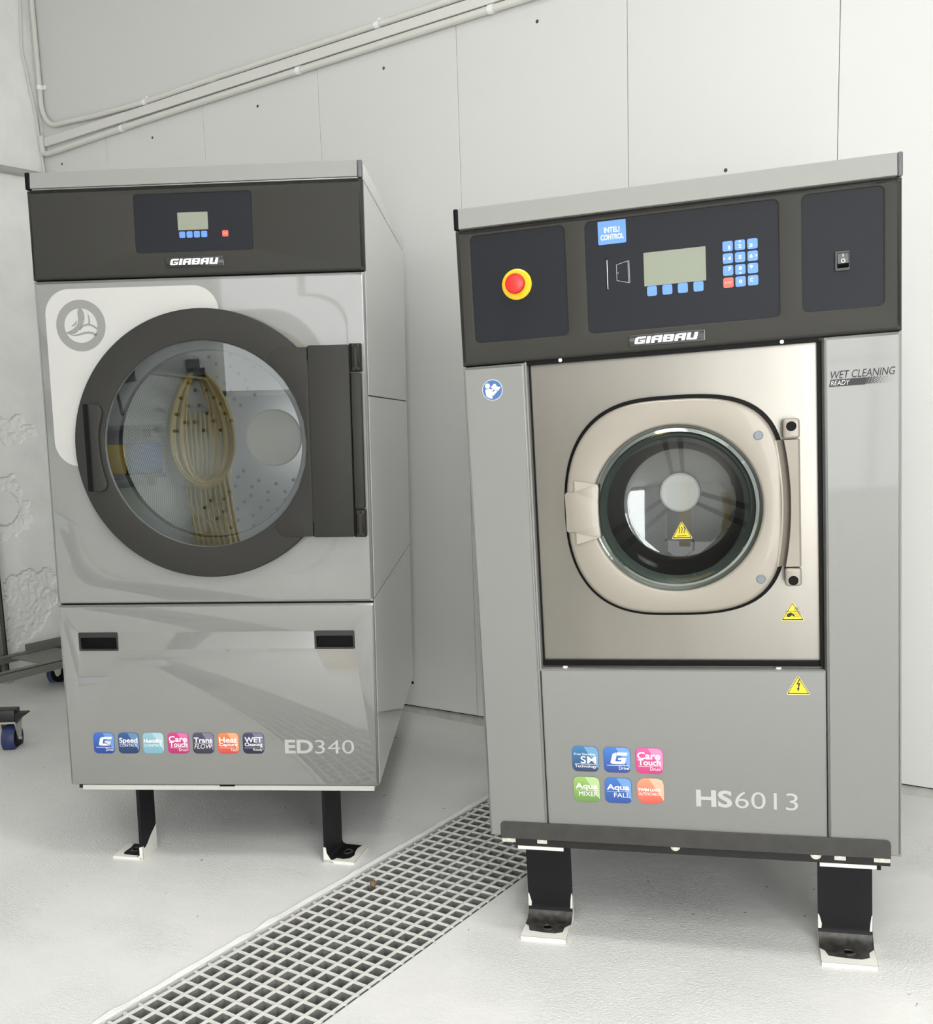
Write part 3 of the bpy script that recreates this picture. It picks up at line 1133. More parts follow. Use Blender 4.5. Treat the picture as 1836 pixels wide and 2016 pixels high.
slab(bm, circ(lc, lv, 0.0668, 64), [circ(lc, lv, 0.0445, 56)], -0.0010, -0.0006, 0)
emb = finish('emblem', bm, M_logo, upper_p, smooth=False)
k = 0.0445


def L_(p):
    return [(lc + k * x, lv + k * y) for x, y in p]


poly_obj('emblem_stroke', [
    L_([(-0.10, 0.98), (0.02, 1.02), (0.13, 0.97)] + bez([(0.13, 0.97), (0.34, 0.62), (0.30, 0.25), (0.0, -0.12)], 10) + [(-0.30, -0.42), (-0.62, -0.52), (-1.0, -0.40)] + bez([(-1.0, -0.40), (-0.62, -0.28), (-0.30, -0.12), (-0.22, 0.10)], 8) + bez([(-0.22, 0.10), (-0.04, 0.45), (-0.26, 0.62), (-0.10, 0.98)], 8)),
    L_(stroke(bez([(-0.60, -0.02), (-0.40, 0.0), (-0.28, 0.12), (-0.24, 0.34)], 10), [0.01, 0.04, 0.08, 0.10, 0.11, 0.11, 0.11, 0.10, 0.08, 0.04, 0.01])),
    L_(stroke(bez([(0.44, 0.72), (0.54, 0.5), (0.56, 0.3), (0.50, 0.05)], 10), [0.01, 0.03, 0.05, 0.07, 0.08, 0.09, 0.10, 0.10, 0.10, 0.10, 0.10])),
    L_(stroke(bez([(-0.1, -0.25), (0.15, 0.12), (0.62, 0.16), (0.98, -0.22)], 12), 0.11)),
    L_(stroke(bez([(-0.72, -0.50), (-0.2, -0.72), (0.2, -0.28), (0.6, -0.34), (0.92, -0.60)], 14), [0.01, 0.04, 0.07, 0.09, 0.11, 0.12, 0.13, 0.13, 0.13, 0.13, 0.13, 0.13, 0.14, 0.16, 0.18])),
], -0.0010, M_logo, upper_p)

# door
door = slabobj('door', circ(CU, CV, 0.353, 128), -0.030, 0.0, M_dark2, dryer, holes=[circ(CU, CV, 0.2712, 112)], bev=0.004, steps=3, hbev=0.0025)
revobj('bezel', [(0.2712, -0.028), (0.270, -0.020), (0.264, 0.010), (0.256, 0.022), (0.2525, 0.026)], CU, CV, M_bezel, door, n=112)
revobj('gasket', [(0.2525, 0.026), (0.2485, 0.028), (0.2485, 0.045), (0.262, 0.060)], CU, CV, M_black, door, n=112)
revobj('window_glass', [(0.0, -0.0205), (0.14, -0.0205), (0.2705, -0.0205)], CU, CV, M_glass, door, n=96)
# hinge side of the door
slabobj('hinge_arm', [(0.7275, 0.7045), (0.7275, 1.1978), (0.655, 1.1978), (0.632, 1.188), (0.6235, 1.168), (0.632, 1.152), (0.662, 1.118), (0.692, 1.068), (0.712, 1.01), (0.719, 0.951), (0.712, 0.892), (0.692, 0.834), (0.662, 0.784), (0.632, 0.750), (0.6235, 0.734), (0.632, 0.714), (0.655, 0.7045)][::-1], -0.0312, -0.0, M_dark2, door, bev=0.0012, steps=2)
boxobj('hinge_plate', (0.7295, 0.8375, -0.0335, 0.0, 0.7025, 1.2015), M_dark2, door, bev=0.003)
boxobj('hinge_bar', (0.8395, 0.8665, -0.026, 0.0, 0.7765, 1.1295), M_dark2, door, bev=0.003)
for v0, v1 in ((1.1325, 1.2045), (0.7005, 0.7735)):
    bm = bmesh.new()
    slab(bm, rr(0.8415, 0.868, v0, v1, 0.002, 2), [], -0.030, 0.0, 0.010, 4)
    finish('hinge_knuckle', bm, M_dark2, dryer)
    boxobj('hinge_gap', (0.8365, 0.8418, -0.018, 0.0, v0, v1), M_black, dryer)
# handle: black grip slot and a scooped plate beside it
slabobj('grip_slot', rr(0.1232, 0.1362, 0.8335, 1.0645, 0.0008, 1), -0.0312, -0.02, M_black, door)
hp = [(0.1365, 0.8335), (0.158, 0.8335), (0.167, 0.837), (0.1735, 0.847), (0.1735, 0.858), (0.169, 0.875), (0.1625, 0.903), (0.1592, 0.935), (0.1585, 0.9716), (0.1612, 1.0), (0.168, 1.022), (0.1715, 1.036), (0.1712, 1.048), (0.166, 1.059), (0.1565, 1.0645), (0.1365, 1.0645)]
slabobj('handle', [(a + 0.0055, b) for a, b in hp], -0.041, -0.028, M_dark2, door, bev=0.004, steps=3)

# drum seen through the glass
bm = bmesh.new()
revolve(bm, [(0.262, 0.060), (0.30, 0.075), (0.385, 0.085)], CU, CV, 96)
finish('drum_front', bm, M_drumback, dryer)
bm = bmesh.new()
revolve(bm, [(0.39, 0.085), (0.39, 0.50), (0.39, 0.88)], 0, 0, 120)
drum = finish('drum', bm, M_perf, dryer)
drum.location = (CU, 0, CV)
bm = bmesh.new()
revolve(bm, [(0.39, 0.88), (0.30, 0.875), (0.11, 0.86), (0.0, 0.86)], CU, CV, 96)
finish('drum_back', bm, M_drumback, dryer)
bm = bmesh.new()
for ring_r, cnt in ((0.16, 16), (0.19, 20), (0.22, 22), (0.25, 26), (0.285, 30), (0.32, 34), (0.355, 38)):
    for q in range(cnt):
        a = 2 * PI * (q + 0.5 * (int(ring_r * 100) % 2)) / cnt
        if math.sin(3 * a + 0.6) < -0.35:
            continue
        cu_, cv_ = CU + ring_r * math.cos(a), CV + ring_r * math.sin(a)
        bm.faces.new([bm.verts.new((cu_ + 0.0065 * math.cos(t * PI / 5), 0.853 + 0.06 * max(0, ring_r - 0.2) * 0.9, cv_ + 0.0065 * math.sin(t * PI / 5))) for t in range(10)])
o = finish('drum_back_holes', bm, M_black, dryer, smooth=False)
o['kind'] = 'stuff'
revobj('hub_disc', [(0.0, 0.838), (0.088, 0.838), (0.0955, 0.842), (0.0975, 0.856)], CU, CV, M_hub, dryer, n=64)
for q in range(3):
    a = 2 * PI * q / 3 + 0.35
    bm = bmesh.new()
    ca, sa = math.cos(a), math.sin(a)

    def P_(r, t, d):
        return (CU + r * ca - t * sa, d, CV + r * sa + t * ca)
    vs0 = [bm.verts.new(P_(r, t, 0.09)) for r, t in ((0.389, -0.05), (0.33, -0.012), (0.322, 0.0), (0.33, 0.012), (0.389, 0.05))]
    vs1 = [bm.verts.new(P_(r, t, 0.875)) for r, t in ((0.389, -0.05), (0.33, -0.012), (0.322, 0.0), (0.33, 0.012), (0.389, 0.05))]
    for i in range(4):
        bm.faces.new((vs0[i], vs0[i + 1], vs1[i + 1], vs1[i]))
    bm.faces.new(vs0)
    finish('lifter', bm, M_drumback, dryer)

# stickers and model name
IW = 0.0600
iu = [0.0752 + 0.0711 * q for q in range(7)]
iv = 0.0938
icon(dryer, iu[0], iv, IW, 0.0605, (52, 116, 214), (20, 58, 150), [('Drive', 0.58, 0.92, 0.12, 0.27, 0, 0)], [(0.12, 0.92, 0.29, 0.015)], big_g=(0.24, 0.90, 0.38, 0.80))
icon(dryer, iu[1], iv, IW, 0.0605, (44, 96, 160), (14, 44, 98), [('Speed', 0.06, 0.93, 0.44, 0.76, 0.022, 0), ('CONTROL', 0.07, 0.93, 0.33, 0.45, 0, 0)], [(0.07, 0.93, 0.475, 0.008)])
icon(dryer, iu[2], iv, IW, 0.0605, (160, 206, 220), (128, 190, 208), [('Humidity', 0.06, 0.93, 0.46, 0.70, 0.03, 0), ('CONTROL', 0.07, 0.93, 0.33, 0.45, 0, 0)])
icon(dryer, iu[3], iv, IW, 0.0605, (226, 58, 146), (196, 30, 112), [('Care', 0.06, 0.92, 0.56, 0.84, 0.022, 0), ('Touch', 0.08, 0.92, 0.31, 0.57, 0.022, 0), ('Drum', 0.52, 0.92, 0.12, 0.24, 0, 0)], [(0.10, 0.92, 0.275, 0.012)])
icon(dryer, iu[4], iv, IW, 0.0605, (84, 76, 108), (44, 40, 60), [('Trans', 0.06, 0.93, 0.52, 0.77, 0.022, 0), ('FLOW', 0.07, 0.93, 0.24, 0.46, 0, 0.25)], [(0.07, 0.93, 0.49, 0.010)])
icon(dryer, iu[5], iv, IW, 0.0605, (246, 150, 84), (234, 74, 66), [('Heat', 0.07, 0.93, 0.52, 0.79, 0.022, 0), ('Capture', 0.07, 0.93, 0.32, 0.51, 0.018, 0), ('Tech', 0.60, 0.92, 0.12, 0.25, 0, 0)], [(0.07, 0.93, 0.275, 0.012)])
icon(dryer, iu[6], iv, IW, 0.0605, (78, 76, 112), (34, 34, 58), [('WET', 0.09, 0.92, 0.54, 0.79, 0.022, 0), ('Cleaning', 0.09, 0.92, 0.31, 0.53, 0.018, 0), ('Ready', 0.48, 0.92, 0.11, 0.25, 0, 0)], [(0.09, 0.92, 0.275, 0.012)])
text(dryer, 'ED', 0.6198, 0.6990, 0.0945, 0.1338, -0.0006, M_letter, bold=0.03, name='model_lettering')
text(dryer, '340', 0.7045, 0.8140, 0.0940, 0.1330, -0.0006, M_letter, bold=-0.004, name='model_lettering')

# legs: bent flat bars, the feet turned outwards
FZ = -0.2285


def dryer_leg(u_face, sgn):
    """u_face: outer face of the upright; sgn -1 foot to the left, +1 foot to the right"""
    t, wd, foot, d0 = 0.010, 0.082, 0.092, 0.004
    u = u_face
    # cross-section in u-v, extruded in depth
    r = 0.014
    if sgn < 0:
        sec = [(u, -0.010), (u - t, -0.010)] + [(u - t - r + r * math.cos(a), FZ + t + r - r * math.sin(a)) for a in [PI / 2 * q / 5 for q in range(6)]] + [(u - foot, FZ + t), (u - foot, FZ), (u, FZ)]
    else:
        sec = [(u, -0.010), (u + t, -0.010)] + [(u + t + r - r * math.cos(a), FZ + t + r - r * math.sin(a)) for a in [PI / 2 * q / 5 for q in range(6)]] + [(u + foot, FZ + t), (u + foot, FZ), (u, FZ)]
    bm = bmesh.new()
    slab(bm, sec, [], d0, d0 + wd, 0.0008, 1, cap=True)
    bmesh.ops.recalc_face_normals(bm, faces=bm.faces[:])
    bm.normal_update()
    for f in bm.faces:
        c = f.calc_center_median()
        du = (c.x - u) * sgn
        if c.z < FZ + 0.0005 + t and abs(f.normal.z) < 0.8 or (f.normal.z < -0.9):
            f.material_index = 1
    # paint splash line: lower part of the broad face
    leg = finish('leg', bm, [M_legblk, M_legwht], dryer)
    return leg


def paint_patch(name, parent, polys, m, axis, pos):
    """thin coat of paint lying on a leg face; axis u: (d,v) polygons at u=pos, axis d: (u,v) at d=pos, axis v: (u,d) at v=pos"""
    bm = bmesh.new()
    for p in polys:
        if axis == 'u':
            vs = [bm.verts.new((pos, a, b)) for a, b in p]
        elif axis == 'd':
            vs = [bm.verts.new((a, pos, b)) for a, b in p]
        else:
            vs = [bm.verts.new((a, b, pos)) for a, b in p]
        es = [bm.edges.new((vs[i], vs[(i + 1) % len(vs)])) for i in range(len(vs))]
        bmesh.ops.triangle_fill(bm, use_beauty=True, edges=es)
    return finish(name, bm, m, parent, smooth=False)


def turn_leg(leg, u, d, deg, k):
    """the legs stand slightly twisted about the vertical"""
    m = Matrix.Translation((u, d, 0)) @ Matrix.Rotation(R(deg), 4, 'Z') @ Matrix.Diagonal((1, k, 1, 1)) @ Matrix.Translation((-u, -d, 0))
    leg.matrix_local = m


lg = dryer_leg(0.1945, -1)
paint_patch('paint_patch', lg, [[(0.004, FZ), (0.086, FZ), (0.086, FZ + 0.078), (0.075, FZ + 0.07), (0.060, FZ + 0.062), (0.045, FZ + 0.052), (0.03, FZ + 0.040), (0.015, FZ + 0.034), (0.004, FZ + 0.045)]], M_legwht, 'u', 0.1951)
paint_patch('paint_patch', lg, [[(0.1845, FZ), (0.1945, FZ), (0.1945, FZ + 0.043), (0.1845, FZ + 0.040)], [(0.1025, FZ), (0.19, FZ), (0.19, FZ + 0.0095), (0.1025, FZ + 0.0095)]], M_legwht, 'd', 0.0032)
paint_patch('paint_patch', lg, [[(0.1025, 0.004), (0.175, 0.004), (0.175, 0.014), (0.128, 0.016), (0.122, 0.03), (0.126, 0.06), (0.122, 0.086), (0.1025, 0.086)]], M_legwht, 'v', FZ + 0.0106)


def bolt_hole(parent, u, d, v, r=0.009):
    bm = bmesh.new()
    n = 20
    a = [bm.verts.new((u + r * 1.45 * math.cos(2 * PI * q / n), d + r * 1.45 * math.sin(2 * PI * q / n), v)) for q in range(n)]
    b = [bm.verts.new((u + r * math.cos(2 * PI * q / n), d + r * math.sin(2 * PI * q / n), v + 0.0025)) for q in range(n)]
    c = [bm.verts.new((u + r * 0.9 * math.cos(2 * PI * q / n), d + r * 0.9 * math.sin(2 * PI * q / n), v + 0.0005)) for q in range(n)]
    for q in range(n):
        j = (q + 1) % n
        bm.faces.new((a[q], a[j], b[j], b[q]))
        bm.faces.new((b[q], b[j], c[j], c[q]))
    f = bm.faces.new(c)
    f.material_index = 1
    return finish('bolt_hole', bm, [M_worn, M_black], parent)


bolt_hole(lg, 0.147, 0.048, FZ + 0.0104)
turn_leg(lg, 0.1945, 0.004, -7.0, 1.12)
lg = dryer_leg(0.7165, 1)
paint_patch('paint_patch', lg, [[(0.7165, FZ), (0.7265, FZ), (0.7265, FZ + 0.030), (0.724, FZ + 0.046), (0.7165, FZ + 0.047)], [(0.7165, FZ), (0.8075, FZ), (0.8075, FZ + 0.0095), (0.7165, FZ + 0.0095)], [(0.7265, FZ), (0.75, FZ), (0.738, FZ + 0.012), (0.7265, FZ + 0.03)]], M_legwht, 'd', 0.0032)
paint_patch('paint_patch', lg, [[(0.742, 0.004), (0.808, 0.004), (0.808, 0.086), (0.79, 0.086), (0.783, 0.07), (0.786, 0.05), (0.792, 0.035), (0.786, 0.02), (0.77, 0.014), (0.75, 0.015)]], M_legwht, 'v', FZ + 0.0106)
bolt_hole(lg, 0.765, 0.050, FZ + 0.0104)
turn_leg(lg, 0.7175, 0.004, -13.0, 1.45)
dryer_leg(0.1945, -1).location = (0, 0.95, 0)
dryer_leg(0.7165, 1).location = (0, 0.95, 0)

# ------------------------------------------------------------------ washing machine
WW, WH, WD = 0.8966, 1.4312, 1.0
washer = empty('washing_machine', (-1.2917, 1.9908, 0.2463), rot3(0.33365, 0.0, -0.02768))
tag(washer, 'grey industrial washing machine with steel porthole door beside the drain', 'washer')

bm = bmesh.new()
box(bm, 0.004, WW - 0.004, 0.05, WD - 0.003, 0.004, 1.384)
bmesh.ops.delete(bm, geom=[f for f in bm.faces if all(abs(v.co.y - 0.05) < 1e-6 for v in f.verts)], context='FACES')
finish('carcass', bm, M_gap, washer)
slabobj('front_frame', rr(0.004, WW - 0.004, 0.004, 1.384, 0.001, 1), 0.045, 0.05, M_gap, washer, holes=[circ(0.4526, 0.761, 0.20)])
for u0 in (0.0, WW - 0.004):
    boxobj('side_panel', (u0, u0 + 0.004, 0.012, WD, 0.0, 1.3845), M_side, washer, bev=0.001, seg=1)
# lid
wl = boxobj('lid', (0.0, WW, 0.010, WD, 1.3885, WH), M_side, washer, bev=0.002)
lid_front(0.0100, WW - 0.0092, 1.3885, WH + 0.0005, wl)
for u0, u1 in ((-0.001, 0.0094), (WW - 0.0088, WW + 0.001)):
    boxobj('corner_cap', (u0, u1, -0.002, 0.014, 1.3865, WH + 0.001), M_cap if u0 > 0.1 else M_black, wl, bev=0.003, seg=3)
# control fascia
INS = [(0.033, 0.2385, 1.1430, 1.3710), (0.2828, 0.6687, 1.1415, 1.3715), (0.7138, 0.8635, 1.1460, 1.3730)]
wf = slabobj('control_panel', rr(0.0, WW, 1.0945, 1.3855, 0.0012, 2), 0.0, 0.04, M_dark, washer, holes=[rr(a, b, c, e, 0.011, 5) for a, b, c, e in INS], bev=0.009, steps=4, hbev=0.0032)
for a, b, c, e in INS:
    slabobj('membrane', rr(a - 0.0035, b + 0.0035, c - 0.0035, e + 0.0035, 0.011, 5), 0.0030, 0.012, M_inset, wf)
md = 0.0028
# emergency stop button
ec, ev = 0.1318, 1.2600
revobj('stop_collar', [(0.0, -0.0035), (0.029, -0.0035), (0.0325, -0.001), (0.0325, md)], ec, ev, M_estop_y, wf, n=48)
bm = bmesh.new()
revolve(bm, [(0.0, -0.0255), (0.0145, -0.0255), (0.0165, -0.0245), (0.0172, -0.0255), (0.0195, -0.0245), (0.0212, -0.021), (0.0208, -0.012), (0.0145, -0.010), (0.0145, -0.003)], ec, ev, 48)
finish('stop_button', bm, M_estop_r, wf)
# display, keys, card slot
slabobj('display', rr(0.4020, 0.5270, 1.2285, 1.2966, 0.0012, 3), md - 0.0008, md + 0.002, M_lcd, wf)
for q, u in enumerate((0.4171, 0.4485, 0.4798, 0.5112)):
    key_pad(wf, u, 1.2180, 0.0202, M_blue, md)
labels = [['1', '2', '3'], ['4', '5', '6'], ['7', '8', '9'], ['STOP', '0', 'C']]
tx, ty = (0.5706, 0.5944, 0.6188), (1.2915, 1.2675, 1.2433, 1.2193)
offx = {'1': 0.003, '3': -0.003, '4': 0.003, '6': -0.003, '7': 0.003, '9': -0.003, 'C': -0.003}
offy = {'1': -0.003, '2': -0.0025, '3': -0.003, '7': 0.003, '8': 0.0025, '9': 0.003, 'C': 0.001}
for j in range(4):
    for i in range(3):
        s = labels[j][i]
        key_pad(wf, tx[i], ty[j], 0.0202, M_red if s == 'STOP' else M_blue, md)
        cu_, cv_ = tx[i] + offx.get(s, 0), ty[j] + offy.get(s, 0)
        if s == 'STOP':
            text(wf, s, cu_ - 0.0072, cu_ + 0.0072, cv_ - 0.002, cv_ + 0.0025, md - 0.0009, mat('key_pink_print', (250, 180, 170), 0.4), bold=0.02)
        else:
            wdt = 0.0018 if s == '1' else 0.003
            text(wf, s, cu_ - wdt, cu_ + wdt, cv_ - 0.0036, cv_ + 0.0036, md - 0.0009, M_white, bold=0.03)
for (cu_, cv_, dx, dy) in ((0.5944, 1.2985, 0, 1), (0.5635, 1.2675, -1, 0), (0.6256, 1.2675, 1, 0), (0.5944, 1.2365, 0, -1)):
    t = 0.0026
    p = [(cu_ + dx * t, cv_ + dy * t), (cu_ - dx * t * 0.4 + dy * t, cv_ - dy * t * 0.4 + dx * t), (cu_ - dx * t * 0.4 - dy * t, cv_ - dy * t * 0.4 - dx * t)]
    poly_obj('arrow', [p], md - 0.0009, M_white, wf)
tag_s = slabobj('sticker', rr(0.3098, 0.3680, 1.3222, 1.3695, (0.003, 0.003, 0.0004, 0.0004), 3), md - 0.0006, md, M_blue, wf)
tag_s['label'] = 'blue sticker reading inteli control'
text(wf, 'INTELI', 0.3225, 0.3545, 1.3455, 1.3565, md - 0.0009, M_white, bold=0.018)
text(wf, 'CONTROL', 0.3150, 0.3630, 1.3310, 1.3420, md - 0.0009, M_white, bold=0.018)
bm = bmesh.new()
box(bm, 0.3235, 0.3268, md - 0.0004, md + 0.001, 1.2285, 1.2955)
slot = finish('card_slot', bm, M_black, wf)
boxobj('slot_edge', (0.3258, 0.3270, md - 0.0006, md, 1.2305, 1.2905), M_chrome, wf)
ks = [(0.3459, 1.2786), (0.3700, 1.2842), (0.3719, 1.2842), (0.3719, 1.2396), (0.3700, 1.2396), (0.3457, 1.2464)]
ksil = mat('print_outline_grey', (200, 202, 206), 0.4)
poly_obj('card_symbol', [stroke([(0.3459, 1.2786), (0.3700, 1.2842)], 0.0007), stroke([(0.3457, 1.2464), (0.3700, 1.2398)], 0.0007), stroke([(0.3458, 1.2464), (0.3459, 1.2786)], 0.0007), stroke([(0.3700, 1.2398), (0.3697, 1.2842)], 0.0007), stroke([(0.3722, 1.2396), (0.3719, 1.2845)], 0.0007), stroke([(0.3697, 1.2842), (0.3720, 1.2845)], 0.0007), stroke([(0.3700, 1.2398), (0.3722, 1.2396)], 0.0007)], md - 0.0005, ksil, wf)
poly_obj('card_arrow', [[(0.3470, 1.2615), (0.3492, 1.2637), (0.3492, 1.2592)]], md - 0.0005, M_blue, wf)
# mains switch
bm = bmesh.new()
slab(bm, rr(0.7738, 0.8018, 1.2200, 1.2580, 0.002, 2), [rr(0.7785, 0.7990, 1.2260, 1.2535, 0.001, 2)], -0.0015, md + 0.001, 0.0008, 1)
sw = finish('switch', bm, mat('switch_black', (40, 41, 44), 0.4), wf)
bm = bmesh.new()
vs = [bm.verts.new(p) for p in ((0.7788, -0.0010, 1.2532), (0.7988, -0.0010, 1.2532), (0.7988, -0.0055, 1.2335), (0.7788, -0.0055, 1.2335), (0.7788, 0.0020, 1.2262), (0.7988, 0.0020, 1.2262))]
bm.faces.new((vs[0], vs[1], vs[2], vs[3]))
bm.faces.new((vs[3], vs[2], vs[5], vs[4])).material_index = 1
bm.faces.new((vs[0], vs[3], vs[4]))
bm.faces.new((vs[1], vs[5], vs[2]))
finish('rocker', bm, [mat('switch_smoke', (96, 97, 96), 0.45, spec=0.2), M_black], wf, smooth=False)
poly_obj('switch_mark', [[(0.7880, 1.2470), (0.7896, 1.2470), (0.7896, 1.2520), (0.7880, 1.2520)]], -0.0030, M_white, wf)
bm = bmesh.new()
slab(bm, circ(0.7888, 1.2388, 0.0040, 20), [circ(0.7888, 1.2388, 0.0026, 20)], -0.0058, -0.0050, 0)
finish('switch_mark', bm, M_white, wf, smooth=False)
badge(wf, 0.3664, 0.5220, 1.1068, 1.1303, 0.0)
for u in (0.2185, 0.672):
    revobj('stud', [(0.0, -0.003), (0.003, -0.002), (0.0042, 0.0)], u, 1.0915, M_white, wf, n=14)
# side columns, lower panel, kick plate
slabobj('column', rr(0.0005, 0.1395, 0.0, 1.0925, 0.0012, 2), 0.0, 0.045, M_silver2, washer, bev=0.006, steps=3)
slabobj('column', rr(0.7512, WW - 0.0005, 0.0, 1.0935, 0.0012, 2), 0.0, 0.045, M_silver2, washer, bev=0.006, steps=3)
lowp = slabobj('lower_panel', rr(0.1420, 0.7495, 0.03, 0.4050, 0.0012, 2), 0.0, 0.045, M_silver2, washer, bev=0.003, steps=2)
for u in (0.1955, 0.6555):
    bm = bmesh.new()
    tube(bm, [(u, 0.016, 0.402), (u, 0.016, 0.4085)], 0.006, 12)
    finish('screw', bm, M_white, lowp)
kick = slabobj('kick_plate', rr(0.0280, 0.8750, -0.004, 0.0372, (0.0005, 0.0005, 0.010, 0.010), 5), -0.004, 0.03, mat('kick_charcoal', (66, 65, 62), 0.5, spec=0.25, vary=(30, 0.12)), washer, bev=0.0012, steps=1)
bm = bmesh.new()
slab(bm, rr(0.055, 0.8745, -0.0225, -0.003, 0.0005, 1), [], 0.002, 0.022, 0)
finish('base_rail', bm, mat('rail_dark', (42, 41, 40), 0.5, spec=0.2), washer)
for (u0, u1, shape) in ((0.0290, 0.0610, 'r'), (0.1130, 0.1360, 'r'), (0.418, 0.439, 'c'), (0.714, 0.737, 'c'), (0.763, 0.786, 'r'), (0.842, 0.874, 'r')):
    bm = bmesh.new()
    vv = -0.0035 - 0.0005
    if shape == 'r':
        slab(bm, rr(u0, u1, -0.0145, vv, 0.0006, 1), [], 0.0008, 0.01, 0)
    else:
        c_, r_ = (u0 + u1) / 2, (u1 - u0) / 2
        slab(bm, [(c_ + r_ * math.cos(PI + PI * q / 12), vv + r_ * math.sin(PI + PI * q / 12)) for q in range(13)], [], 0.0008, 0.01, 0)
    b = finish('bolt_window', bm, mat('bolt_cream', (206, 203, 190), 0.4), washer)
    bm = bmesh.new()
    c_ = (u0 + u1) / 2
    slab(bm, [(c_ + 0.0055 * math.cos(PI + PI * q / 10), vv - 0.0005 + 0.0055 * math.sin(PI + PI * q / 10)) for q in range(11)], [], 0.0, 0.002, 0.0005, 1)
    finish('bolt', bm, M_legwht, b)
boxobj('base_plate', (0.03, WW - 0.03, 0.03, WD - 0.03, -0.022, 0.003), M_gap, washer)

# recessed steel front with round opening
GU, GV = 0.4526, 0.761
steel = slabobj('steel_front', rr(0.1395, 0.7512, 0.395, 1.0945, 0.0005, 1), 0.030, 0.034, M_steel, washer, holes=[circ(GU, GV, 0.185, 96)])
bm = bmesh.new()
box(bm, 0.1395, 0.1432, 0.002, 0.031, 0.40, 1.0935)
finish('recess_edge', bm, M_silver2, washer)
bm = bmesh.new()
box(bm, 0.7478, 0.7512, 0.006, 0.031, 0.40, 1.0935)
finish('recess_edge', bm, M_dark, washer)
boxobj('seal_strip', (0.1445, 0.1475, 0.024, 0.0305, 0.41, 1.088), M_black, washer)
boxobj('seal_strip', (0.7400, 0.7478, 0.012, 0.0305, 0.41, 1.088), M_black, washer)
boxobj('seal_strip', (0.1445, 0.7445, 0.020, 0.0305, 0.409, 0.421), M_black, washer)
boxobj('seal_strip', (0.1445, 0.7445, 0.006, 0.0305, 1.0865, 1.0945), M_black, washer)


# door
def door_loop(grow=0.0, n=120):
    pts = []
    cu_, cv_, hw, hh = 0.4448, 0.7632, 0.2242 + grow, 0.2284 + grow
    for q in range(n):
        a = 2 * PI * q / n
        c, s = math.cos(a), math.sin(a)
        ex = 2.95 + 0.45 * c
        den = (abs(c) ** ex + abs(s) ** ex) ** (1 / ex)
        pts.append((cu_ + hw * c / den, cv_ + hh * s / den))
    return pts


slabobj('door_seal', door_loop(0.0085), 0.006, 0.0295, M_black, washer, holes=[circ(GU, GV, 0.181, 96)], bev=0.002)
wdoor = slabobj('door', door_loop(0.0), -0.020, 0.016, M_beige, washer, holes=[circ(GU, GV, 0.1775, 112)], bev=0.009, steps=4, hbev=0.005)
revobj('glass_rim', [(0.1775, -0.012), (0.1765, -0.006), (0.170, -0.0085), (0.1635, -0.011), (0.1605, -0.006)], GU, GV, M_rimglass, wdoor, n=112)
revobj('rim_ring', [(0.1778, -0.004), (0.170, 0.002), (0.160, 0.012), (0.150, 0.030)], GU, GV, mat('rim_dark_green', (58, 66, 62), 0.3), wdoor, n=112)
bm = bmesh.new()
revolve(bm, [(0.1605, -0.006), (0.1575, 0.004), (0.150, 0.040), (0.140, 0.085), (0.1315, 0.108), (0.1225, 0.118), (0.112, 0.121), (0.0, 0.121)], GU, GV, 112)
finish('glass_bowl', bm, M_bowl, wdoor)
for v in (0.906, 0.6067):
    revobj('door_bolt', [(0.0, -0.0228), (0.0082, -0.0228), (0.0093, -0.0215), (0.0095, -0.019)], 0.6229, v, mat('bolt_grey', (112, 117, 124), 0.4, metal=0.4), wdoor, n=24)
# hinge: two blocks and a scooped bar
for v0, v1, sv in ((0.8955, 0.9360, 0.9207), (0.5902, 0.6285, 0.6022)):
    bm = bmesh.new()
    slab(bm, rr(0.6705, 0.7035, v0, v1, 0.006, 4), [], -0.020, 0.03, 0.005, 3)
    h = finish('hinge_block', bm, M_beige, washer)
    revobj('hinge_pin', [(0.0, -0.0215), (0.0085, -0.0215), (0.0100, -0.020), (0.0100, -0.018)], 0.6870, sv, M_black, h, n=28)
bm = bmesh.new()
prof_n = 14
ra, rb, rc = [], [], []
for q in range(prof_n + 1):
    t = q / prof_n
    v = 0.6315 + (0.8935 - 0.6315) * t
    bow = 1 - (2 * t - 1) ** 2
    ui = 0.6570 + 0.0122 * bow
    uo = ui + 0.0152
    ra.append(bm.verts.new((ui - 0.003, -0.0195, v)))
    rb.append(bm.verts.new((ui + 0.0005, -0.0185, v)))
    rc.append(bm.verts.new((uo - 0.001, 0.0015, v)))
rd_ = [bm.verts.new((0.6995, -0.0195, v.co.z)) for v in rc]
re_ = [bm.verts.new((0.7035, -0.0150, v.co.z)) for v in rc]
rf_ = [bm.verts.new((0.7035, 0.02, v.co.z)) for v in rc]
rg_ = [bm.verts.new((v.co.x + 0.0015, -0.0180, v.co.z)) for v in rc]
for A, B in ((ra, rb), (rb, rc), (rc, rg_), (rg_, rd_), (rd_, re_), (re_, rf_)):
    for q in range(prof_n):
        bm.faces.new((A[q], B[q], B[q + 1], A[q + 1]))
for q in (0, prof_n):
    c_ = bm.verts.new((0.67, 0.02, rc[q].co.z))
    bm.faces.new((ra[q], rb[q], rc[q], rg_[q], rd_[q], re_[q], rf_[q], c_))
finish('hinge_bar', bm, M_beige, wdoor)
